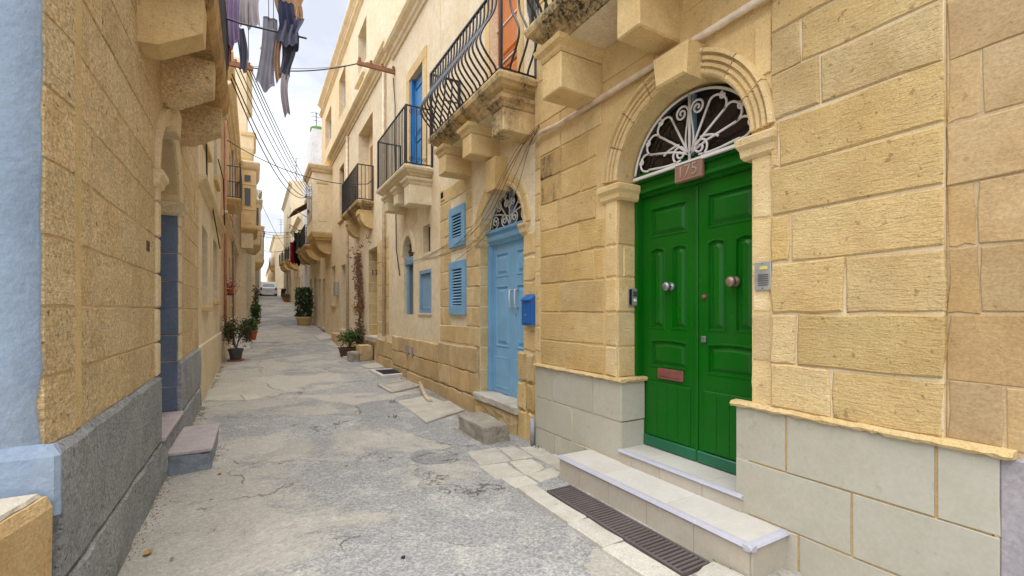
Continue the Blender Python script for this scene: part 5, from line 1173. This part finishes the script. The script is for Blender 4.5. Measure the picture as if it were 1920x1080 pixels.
# ------------------------------------------------------------------ laundry
def cloth(name, label, mat, top, w, L_, twist=.3, folds=3, amp=.03, taper=1.0, seed=1, yaw=0.0, hole=None):
    """a hanging garment: folded sheet with thickness, gathered along its top edge"""
    r_ = random.Random(seed); nx, nz = 14, 22; m = MB(); ph = r_.uniform(0, 6)
    def pt(i, k, s):
        a = i / nx - .5; t = k / nz; ww = w * (taper + (1 - taper) * (1 - t)) * (1 + .12 * math.sin(t * 5 + ph))
        x = a * ww + .03 * math.sin(t * 3 + ph); d = amp * math.sin(a * folds * 6.28 + ph + t * twist * 4) * (.4 + .6 * t) + s * .006 + .05 * math.sin(t * 2.2 + ph)
        z = -t * L_ * (1 + .06 * math.sin(a * 7 + ph))
        return (top[0] + x * math.cos(yaw) - d * math.sin(yaw), top[1] + x * math.sin(yaw) + d * math.cos(yaw), top[2] + z)
    for s in (-1, 1):
        b = len(m.v)
        for k in range(nz + 1):
            for i in range(nx + 1): m.v.append(pt(i, k, s))
        for k in range(nz):
            for i in range(nx): m.f.append((b + k * (nx + 1) + i, b + k * (nx + 1) + i + 1, b + (k + 1) * (nx + 1) + i + 1, b + (k + 1) * (nx + 1) + i))
    N = (nx + 1) * (nz + 1)
    per = [i for i in range(nx + 1)] + [k * (nx + 1) + nx for k in range(1, nz + 1)] + [nz * (nx + 1) + i for i in range(nx - 1, -1, -1)] + [k * (nx + 1) for k in range(nz - 1, 0, -1)]
    for a in range(len(per)):
        p_, q_ = per[a], per[(a + 1) % len(per)]; m.f.append((p_, q_, q_ + N, p_ + N))
    return tag(m.build(name, mat, None, True), label, 'laundry', 'laundry hung over the street')
def fabric(name, c): 
    t = NT(name, .95, .1); t.color(t.mix(t.ramp(t.noise(5, 4), .3, .7), c, tuple(x * .75 for x in c[:3]) + (1,))); t.bump(t.noise(140, 3), .2, .004); t.bump(t.noise(14, 4), .3, .02); return t.m
F_GREY = fabric('grey cloth', srgb(158, 158, 172)); F_NAVY = fabric('navy cloth', srgb(76, 80, 110)); F_SLATE = fabric('slate cloth', srgb(104, 106, 122)); F_TAN = fabric('tan knit', srgb(200, 166, 132))
F_LILAC = fabric('lilac cloth', srgb(172, 154, 190)); F_PALE = fabric('pale mauve cloth', srgb(196, 188, 194)); F_RED = fabric('red cloth', srgb(170, 30, 44)); F_BLACK = fabric('black cloth', srgb(36, 34, 44)); F_TEAL = fabric('grey teal cloth', srgb(92, 120, 132)); F_PINK = fabric('faded pink cloth', srgb(176, 120, 120))
def at(u, v, Y):
    d = ray(u, v); t = Y / d[1]; return (d[0] * t, Y, EYE + d[2] * t)
ln = thing('clothes_rack', 'iron clothes pole reaching out from the left balcony', 'clothes rack', (-.2, 6.4, 5.6))
MB().tube([at(405, 28, 6.4), at(455, 45, 6.4), at(575, 72, 6.4)], .012, 6).build('pole', IRON, ln); MB().tube([at(405, -60, 6.6), at(500, -58, 6.6), at(590, -50, 6.6)], .01, 6).build('pole', IRON, ln)
for u, v0, v1 in ((503, -58, 40), (512, -58, 52), (465, -60, 115)): MB().tube([at(u, v0, 6.5), at(u + 1, v1, 6.45)], .004, 4).build('cord', CABLE, ln)
cloth('garment', 'long grey trouser leg hanging from the pole over the street', F_GREY, at(502, 28, 6.42), .14, .92, .2, 2, .03, 1.5, 3)
cloth('garment', 'small dark pink cloth pinned beside the grey trouser leg', F_PINK, at(497, 62, 6.5), .06, .24, .2, 2, .02, 1, 4)
cloth('garment', 'tan knitted garment with frayed edge at the top of the hanging clothes', F_TAN, at(542, -30, 6.5), .34, .42, .5, 4, .04, .8, 5)
cloth('garment', 'dark navy shirt in the middle of the hanging clothes', F_NAVY, at(541, 10, 6.4), .2, .5, .5, 3, .05, .9, 6)
cloth('garment', 'slate grey shirt with loose sleeve below the navy shirt', F_SLATE, at(543, 25, 6.36), .26, .42, .3, 3, .05, .9, 7)
cloth('garment', 'dark slate trousers hanging lowest over the street centre', F_SLATE, at(538, 75, 6.42), .15, .5, .5, 2, .04, .8, 8)
cloth('garment', 'rust tan scarf hanging between the slate shirt and trousers', F_TAN, at(524, 62, 6.46), .08, .62, .6, 2, .03, .8, 9)
cloth('garment', 'pale mauve stocking dangling as the lowest garment', F_PALE, at(537, 140, 6.42), .1, .52, .4, 2, .03, .7, 10)
cloth('garment', 'beige vest spread over the navy shirt near the top', fabric('beige cloth', srgb(196, 160, 128)), at(558, -12, 6.46), .1, .38, .3, 2, .03, .9, 16)
cloth('garment', 'pale mauve towel beside the left balcony', F_PALE, at(474, -40, 6.5), .22, .62, .2, 3, .04, .8, 11)
cloth('garment', 'lilac cloth hanging close to the left balcony railing', F_LILAC, at(441, -60, 6.6), .2, .98, .3, 3, .04, .6, 12)
cloth('garment', 'faded pink cloth hanging nearest the left balcony', F_PINK, at(433, -40, 6.7), .1, 1.1, .3, 2, .03, .6, 13)
cloth('garment', 'white cloth between the lilac cloth and the mauve towel', fabric('white cloth', srgb(214, 214, 222)), at(453, -60, 6.9), .12, .72, .3, 2, .03, .6, 14)
cloth('garment', 'grey blue cloth below the lilac cloth at the left balcony', fabric('blue grey cloth', srgb(140, 146, 170)), at(452, 55, 6.7), .1, .5, .3, 2, .03, .8, 15)
cloth('garment', 'red garment drying on the far right balcony', F_RED, at(549, 454, 30), .3, 1.25, .3, 2, .06, .9, 21)
cloth('garment', 'black garment drying next to the red one', F_BLACK, at(557, 452, 29.5), .4, 1.4, .3, 3, .06, .8, 22)
cloth('garment', 'grey teal garment thrown over the far balcony rail', F_TEAL, at(560, 437, 29), .5, .5, .3, 3, .06, .9, 23)

# ------------------------------------------------------------------ plants
def leafmat(name, a, b):
    t = NT(name, .55, .4); t.color(t.mix(t.ramp(t.noise(9, 3), .3, .7), a, b)); t.b.inputs['Subsurface Weight'].default_value = 0; return t.m
LEAF1 = leafmat('dark green leaf', (.018, .05, .012, 1), (.04, .09, .02, 1)); LEAF2 = leafmat('fresh green leaf', (.04, .13, .02, 1), (.08, .2, .03, 1)); LEAF3 = leafmat('olive leaf', (.05, .07, .02, 1), (.1, .09, .04, 1)); LEAF4 = leafmat('purple brown leaf', (.07, .035, .03, 1), (.14, .08, .05, 1)); DRY = leafmat('dry vine', (.16, .07, .035, 1), (.26, .12, .06, 1))
BARK = plain('bark', srgb(110, 84, 60), .9, .1, 0, .3)
def leaves(m, pts, size, rr, up=.4, asp=.4):
    for p in pts:
        s = size * rr.uniform(.6, 1.3); d = Vector((rr.gauss(0, 1), rr.gauss(0, 1), rr.gauss(up, 1))).normalized(); e = d.cross(Vector((rr.gauss(0, 1), rr.gauss(0, 1), rr.gauss(0, 1)))).normalized(); p = Vector(p); q = d.cross(e) * s * .1
        m.add([p, p + d * s * .45 + e * s * asp * .5 + q, p + d * s, p + d * s * .45 - e * s * asp * .5 + q], [(0, 1, 2, 3)])
def potted(name, label, x, y, pr, ph, potm, shape, rr_, hh, n, size, mats, seed, dish=False, square=False):
    z = gz(x, y); rr = random.Random(seed); t = thing(name, label, 'plant', (x, y, z))
    if square: MB().loft([[(x - pr * k, y - pr * k * .7, z + h_), (x + pr * k, y - pr * k * .7, z + h_), (x + pr * k, y + pr * k * .7, z + h_), (x - pr * k, y + pr * k * .7, z + h_)] for k, h_ in ((.8, 0), (1, ph), (1.06, ph), (1.06, ph + .03), (.95, ph + .03), (.93, ph - .02))]).build('pot', potm, t)
    else: MB().lathe([(pr * .72, 0), (pr * .95, ph * .8), (pr * 1.06, ph * .82), (pr * 1.06, ph), (pr * .95, ph), (pr * .9, ph - .03), (0, ph - .03)], (x, y, z), 'z', 20).build('pot', potm, t)
    if dish: MB().lathe([(pr * 1.0, -.01), (pr * 1.15, .03), (pr * 1.1, .035), (0, .03)], (x, y, z), 'z', 20).build('saucer', TERRA, t)
    st = MB(); tips = []
    for k in range(9):
        a = rr.uniform(0, 6.28); q = rr_ * rr.uniform(.2, .8); e = (x + q * math.cos(a), y + q * math.sin(a), z + ph + hh * rr.uniform(.5, .95)); tips.append(e)
        st.tube([(x + jit(.03), y + jit(.03), z + ph - .05), (x + q * .4 * math.cos(a), y + q * .4 * math.sin(a), z + ph + hh * .4), e], [.012, .008, .004], 5)
    st.build('stem', BARK, t)
    for mi, mt in enumerate(mats):
        P = []
        while len(P) < n // len(mats):
            a = rr.uniform(0, 6.28); w = rr.uniform(-1, 1); q = rr.random() ** .45; s_ = math.sqrt(1 - w * w)
            if shape == 'column': p = (x + rr_ * (rr.random() ** .4) * math.cos(a) , y + rr_ * (rr.random() ** .4) * math.sin(a), z + ph + hh * rr.uniform(-.02, 1) )
            elif shape == 'spread':
                tp = rr.choice(tips); p = (tp[0] + rr.gauss(0, rr_ * .2), tp[1] + rr.gauss(0, rr_ * .2), tp[2] + rr.gauss(0, hh * .18))
            else: p = (x + rr_ * q * s_ * math.cos(a), y + rr_ * q * s_ * math.sin(a), z + ph + hh * .5 + hh * .55 * q * w)
            if shape != 'spread' and noise.noise(Vector(p) * 5 + Vector((seed, 0, 0))) < -.18: continue
            if p[2] < z + .02: continue
            P.append(p)
        m = MB(); leaves(m, P, size, rr); m.build('foliage', mt, t)
    return t
potted('potted_shrub', 'bushy shrub with purple brown tips in dark pot on terracotta saucer', -.40, 13.9, .17, .32, POTGREY, 'spread', .34, .66, 1500, .075, [LEAF1, LEAF4, LEAF3], 2, True)
potted('potted_plant', 'bright green leafy plant in terracotta pot against the left wall', -.08, 19.5, .22, .33, TERRA, 'ball', .27, .4, 700, .12, [LEAF2, LEAF1], 3)
potted('potted_plant', 'tall fresh green plant farther up along the left wall', .12, 27.5, .22, .2, TERRA, 'ball', .27, .8, 500, .14, [LEAF2, LEAF1], 4)
potted('potted_shrub', 'climbing reddish potted shrub by the far left doorway', .12, 32.5, .2, .3, TERRA, 'column', .16, 1.5, 260, .16, [LEAF4, LEAF3], 14)
potted('potted_hedge', 'clipped dark green column hedge in a stone pot on the right', 2.32, 26.2, .4, .42, PALEGOLD, 'column', .41, 1.5, 2800, .12, [LEAF1, LEAF1], 5)
potted('potted_plant', 'low green plant in pot at the far right house fronts', 2.6, 46, .3, .3, TERRA, 'ball', .4, .4, 250, .16, [LEAF3, LEAF2], 15)
potted('potted_plant', 'trailing green plant in brown trough on stone blocks below the vine', 2.42, 13.75, .28, .24, POTBROWN, 'spread', .34, .42, 900, .08, [LEAF2, LEAF3], 6, square=True)
# stones under the trough
sx, sy = 2.62, 12.9
tag(MB().rbox(2.46, 2.83, 12.55, 13.1, G(12.8) - .05, G(12.8) + .40, .04, .02, 8, 6).build('stone_block', BASE), 'square yellow stone block beside the brown plant trough', 'stone block')
tag(MB().rbox(2.20, 2.46, 12.55, 12.95, G(12.7) - .05, G(12.7) + .24, .035, .02, 8, 7).build('stone_block', STEP), 'small grey stone block with a dark loop mark in front of the plant trough', 'stone block')
tag(MB().box(2.2, 2.68, 13.45, 14.1, G(13.8) - .05, G(13.8) + .012 , .02).build('stone_block', BASE), 'flat stone slab under the brown plant trough', 'stone block')
# vine
vn = thing('climbing_vine', 'dry reddish brown climbing vine on the cream wall left of the numbered doorway', 'vine', (2.78, 14.2, G(14)))
rr = random.Random(9); m = MB(); P = []
for k in range(7):
    y = 14.0 + jit(.15); z = .5; pts = [(2.74 + jit(.03), y, z)]
    while z < 3.0 + jit(.4): z += .18; y += rr.uniform(-.1, .09) + (.04 if z > 2 else 0); pts.append((2.78 + rr.uniform(-.06, .02), y, z)); P += [(pts[-1][0] + rr.gauss(0, .05), y + rr.gauss(0, .13), z + rr.gauss(0, .1)) for _ in range(10 if 1.5 < z < 3.3 else 2)]
    m.tube(pts, .012, 5)
m.build('stem', DRY, vn); m = MB(); leaves(m, P, .09, rr, -.6); m.build('foliage', DRY, vn)
m = MB(); Q = [(2.74 + jit(.06), 14.0 + rr.gauss(0, .25), .55 + abs(rr.gauss(0, .3))) for _ in range(260)]; leaves(m, Q, .1, rr); m.build('low_foliage', LEAF3, vn)
m = MB(); pts = [(2.80, 14.4, 3.25), (2.8, 15.2, 3.5), (2.8, 16.2, 3.45), (2.8, 13.4, 3.55), (2.8, 12.8, 3.45)]
Q = []
for k in range(46): t_ = rr.uniform(12.7, 16.4); Q.append((2.78, t_, 3.45 + .1 * math.sin(t_ * 3) + rr.gauss(0, .05)))
leaves(m, Q, .09, rr); m.build('high_foliage', DRY, vn)
fl = thing('flower_pot', 'small pot of pink flowers at the reddish door on the left', 'plant', (-.66, 15.0, 2.1))
MB().lathe([(.06, 0), (.09, .14), (0, .14)], (-.6, 15.9, 2.02), 'z', 12).build('pot', TERRA, fl); m = MB(); rr = random.Random(4)
leaves(m, [(-.6 + rr.gauss(0, .09), 15.9 + rr.gauss(0, .12), 2.24 + rr.gauss(0, .09)) for _ in range(120)], .08, rr); m.build('flowers', leafmat('pink petals', (.3, .06, .06, 1), (.42, .12, .1, 1)), fl)
MB().box(-.72, -.5, 15.8, 16.0, 1.98, 2.02, .005).build('bracket', IRON, fl)

# ------------------------------------------------------------------ white car far up the street, scooter
cx, cy = 1.42, 55.0; cz = ground(cy)
car = thing('parked_car', 'small white hatchback parked far up the street, seen from behind', 'car', (cx, cy, cz))
CAR = plain('white car paint', srgb(226, 226, 230), .25, .5, 0, 0, 60, .03); sl_ = .0828
def cr(prof, w): return prof
def zz(y, z): return cz + z + (y - cy) * sl_
prof = [(0, .25), (-.05, .45), (-.04, .85), (.12, .95), (.45, 1.42), (.7, 1.5), (2.0, 1.46), (2.7, 1.0), (3.7, .82), (3.85, .4), (3.8, .25)]
m = MB(); loops = []
for s, k in ((-.78, .9), (-.83, 1.0), (.83, 1.0), (.78, .9)): loops.append([(cx + s * (1 - .16 * max(0, z - .9) / .6), cy + y, zz(cy + y, z)) for y, z in prof])
m.loft(loops); m.build('body', CAR, car, False)
MB().add([(cx - .58, cy + .10, zz(cy, .98)), (cx + .58, cy + .10, zz(cy, .98)), (cx + .5, cy + .42, zz(cy, 1.40)), (cx - .5, cy + .42, zz(cy, 1.40))], [(0, 1, 2, 3)]).build('rear_window', GREYGLASS, car)
for s in (-1, 1):
    MB().box(cx + s * .62, cx + s * .78, cy - .07, cy + .1, zz(cy, .62), zz(cy, .92), .02).build('tail_light', plain('red lens', srgb(150, 24, 24), .3), car)
    for yy in (.65, 3.05): MB().lathe([(.1, -.09), (.29, -.09), (.31, -.05), (.31, .05), (.29, .09), (.1, .09)], (cx + s * .74, cy + yy, zz(cy + yy, .3)), 'x', 18).build('wheel', BLACK, car)
MB().box(cx - .26, cx + .26, cy - .075, cy - .05, zz(cy, .5), zz(cy, .62), .004).build('number_plate', WHITE, car); MB().box(cx - .8, cx + .8, cy - .09, cy + .05, zz(cy, .28), zz(cy, .46), .03).build('bumper', CAR, car)
sx, sy = 2.55, 50.0; sz = ground(sy)
sc = thing('scooter', 'small dark red scooter parked at the far right wall', 'scooter', (sx, sy, sz))
SCR = plain('dark red paint', srgb(110, 40, 30), .4)
for y in (-.55, .6): MB().lathe([(.1, -.05), (.2, -.05), (.23, 0), (.2, .05), (.1, .05)], (sx, sy + y, sz + .23 + y * sl_), 'x', 16).build('wheel', BLACK, sc)
MB().loft([[(sx - w, sy + y, sz + a), (sx + w, sy + y, sz + a), (sx + w * .8, sy + y, sz + b), (sx - w * .8, sy + y, sz + b)] for y, w, a, b in ((-.8, .1, .5, .62), (-.45, .17, .32, .74), (-.05, .16, .28, .72), (.05, .15, .22, .3), (.4, .16, .22, .32), (.48, .2, .3, .9), (.56, .12, .5, 1.0))]).build('body', SCR, sc)
MB().box(sx - .14, sx + .14, sy - .7, sy + .02, sz + .745, sz + .83, .03).build('seat', BLACK, sc)
MB().tube([(sx - .32, sy + .42, sz + 1.05), (sx, sy + .55, sz + 1.0), (sx + .32, sy + .42, sz + 1.05)], .018, 6).build('handlebar', BLACK, sc); MB().box(sx - .2, sx + .2, sy - 1.0, sy - .72, sz + .7, sz + 1.0, .04).build('top_box', BLACK, sc)

# ------------------------------------------------------------------ small things on the ground
def lf(u, v, label, s, mat, seed):
    x, y = GP(u, v); rr = random.Random(seed); z = gz(x, y) + .012; m = MB(); n = 7; L_, Rr = [], []
    a0 = rr.uniform(0, 6.28); c, d = math.cos(a0), math.sin(a0)
    for k in range(n):
        t = k / (n - 1); w = s * .32 * math.sin(math.pi * t) ** .8; h_ = .3 * s * (t - .5) ** 2
        for s_, lst in ((1, L_), (-1, Rr)):
            px, py = (t - .5) * s, s_ * w; lst.append((x + px * c - py * d, y + px * d + py * c, z + h_ + w * .3))
    mid_ = [(x + (k / (n - 1) - .5) * s * c, y + (k / (n - 1) - .5) * s * d, z + .3 * s * (k / (n - 1) - .5) ** 2) for k in range(n)]
    m.loft([L_, mid_, Rr], False, False, False); tag(m.build('fallen_leaf', mat), label, 'leaf')
lf(277, 1037, 'dry yellow leaf lying on the cement near the grey base', .075, leafmat('yellow leaf', (.42, .22, .05, 1), (.5, .3, .1, 1)), 3)
lf(322, 1050, 'tiny dark leaf on the cement right of the yellow leaf', .03, DRY, 5)
def peb(u, v, label, r_, mat, seed):
    x, y = GP(u, v); rr = random.Random(seed); m = MB(); loops = []
    for k in range(5):
        a = math.pi * (k + .5) / 5; loops.append([(x + r_ * math.sin(a) * math.cos(b) * rr.uniform(.8, 1.2), y + r_ * math.sin(a) * math.sin(b) * rr.uniform(.8, 1.2), gz(x, y) + r_ * .5 - r_ * .55 * math.cos(a)) for b in [6.28 * i / 8 for i in range(8)]])
    m.loft(loops); tag(m.build('pebble', mat, None, True), label, 'pebble')
for k, (u, v, lab) in enumerate([(396, 935, 'white pebble on the cement below the blue step'), (412, 891, 'reddish chip at the foot of the blue step'), (650, 873, 'small dark chip in the middle of the street'), (756, 1045, 'dark gravel chip in the street foreground'), (525, 873, 'dark chip left of the street centre')]):
    peb(u, v, lab, .014, (CONCRETE, TERRA, BASE, BLACK, BASE)[k], k)
wd = MB(); rr = random.Random(12)
for x, y, n_ in ((2.30, 1.66, 40), (2.43, 1.7, 22), (1.7, 6.3, 14), (2.74, 4.3, 14), (-.62, 12.6, 14), (1.95, 7.3, 18)):
    leaves(wd, [(x + rr.gauss(0, .025), y + rr.gauss(0, .04), gz(x, y) + .01) for _ in range(n_)], .035, rr, 1.2)
tag(wd.build('weeds', LEAF2), 'little green weeds in the joints of the street', None, None, 'stuff')
tag(MB().tube([(2.66, 8.1, .2), (2.5, 7.3, .09), (2.47, 7.0, .07)], .035, 10).build('drain_pipe', PVC, None, True), 'stub of pale drain pipe slanting down the base of the plastered house', 'pipe')
vt = thing('wall_vent', 'small square vent high on the wall between the balconies', 'vent', (2.84, 7.5, 3.4))
MB().box(2.825, 2.86, 7.32, 7.5, 3.42, 3.6, .006).build('frame', SMOOTH, vt); MB().box(2.82, 2.8245, 7.35, 7.46, 3.46, 3.56, .001).build('hole', DARKGREY, vt)

for x, y, z0, z1, lab in ((2.79, 11.3, .9, 7.5, 'cream downpipe on the stone strip right of the numbered doorway'), (2.8, 16.35, .6, 7.5, 'pale downpipe between the tall cream and ochre houses')):
    tag(MB().tube([(x, y, z0), (x, y, z1)], .04, 8).build('downpipe', PVC, None, True), lab, 'pipe')
eb_ = thing('meter_box', 'small grey metal meter box on the ochre house front', 'meter', (2.8, 18.7, 2.4)); MB().box(2.72, 2.85, 18.5, 18.9, 2.1, 2.65, .01).build('case', STEEL, eb_); MB().box(2.712, 2.7195, 18.53, 18.87, 2.13, 2.62, .003).build('door', STEEL, eb_)
for k, (x, y, z, hh) in enumerate(((3.3, 44.6, 12.9, 2.2), (3.0, 63.6, 10.9, 2.0), (3.5, 31.5, 12.6, 1.6))):
    an = thing('roof_aerial', ('thin aerial mast on the tall narrow far house', 'thin aerial mast on the end wall house closing the street', 'thin aerial mast on the white block house')[k], 'aerial', (x, y, z))
    MB().tube([(x, y, z - .1), (x, y, z + hh)], .03, 5).build('mast', IRON, an)
    for q in (.7, .85, 1.0): MB().tube([(x - .4 * q, y, z + hh * q - .05), (x + .4 * q, y, z + hh * q - .05)], .015, 4).build('element', IRON, an)

# grit and crumbs of stone swept against the foot of the walls, some scattered on the street
gm = MB(); rr = random.Random(31)
def chip(x, y, s_):
    z = gz(x, y); a = rr.uniform(0, 6.28); c, d = math.cos(a), math.sin(a); k = [rr.uniform(.5, 1.2) for _ in range(4)]
    gm.add([(x + s_ * k[0] * c, y + s_ * k[0] * d, z - .002), (x - s_ * k[1] * d, y + s_ * k[1] * c, z - .002), (x - s_ * k[2] * c, y - s_ * k[2] * d, z - .002), (x + s_ * k[3] * d, y - s_ * k[3] * c, z - .002), (x + s_ * rr.uniform(-.3, .3), y + s_ * rr.uniform(-.3, .3), z + s_ * rr.uniform(.5, .9))], [(0, 1, 4), (1, 2, 4), (2, 3, 4), (3, 0, 4)])
for _ in range(2600):
    y = rr.uniform(2.7, 16); x = -.685 + abs(rr.gauss(0, .045)) + (.35 if 5.1 < y < 6.2 else 0)
    if noise.noise(Vector((0, y * 2.2, 4))) > -.15: chip(x, y, rr.uniform(.003, .009) * (1 + y * .05))
for _ in range(2600):
    y = rr.uniform(3.45, 16); x = (2.77 if y > 6.2 else 2.78 if y < 4.4 else 2.62) - abs(rr.gauss(0, .05))
    if 4.6 < y < 5.5: x = 2.26 - abs(rr.gauss(0, .03))
    if noise.noise(Vector((9, y * 2.2, 4))) > -.15: chip(x, y, rr.uniform(.003, .009) * (1 + y * .05))
for _ in range(700): y = rr.uniform(1.6, 12); chip(rr.uniform(-.6, 2.0), y, rr.uniform(.002, .006))
for _ in range(500): y = rr.uniform(1.2, 3.4); chip(1.945 + rr.gauss(0, .012), y, rr.uniform(.002, .006))
tag(gm.build('grit', plain('dusty grit', srgb(150, 132, 104), .95, .1)), 'dusty grit and stone crumbs along the foot of the walls', None, None, 'stuff')
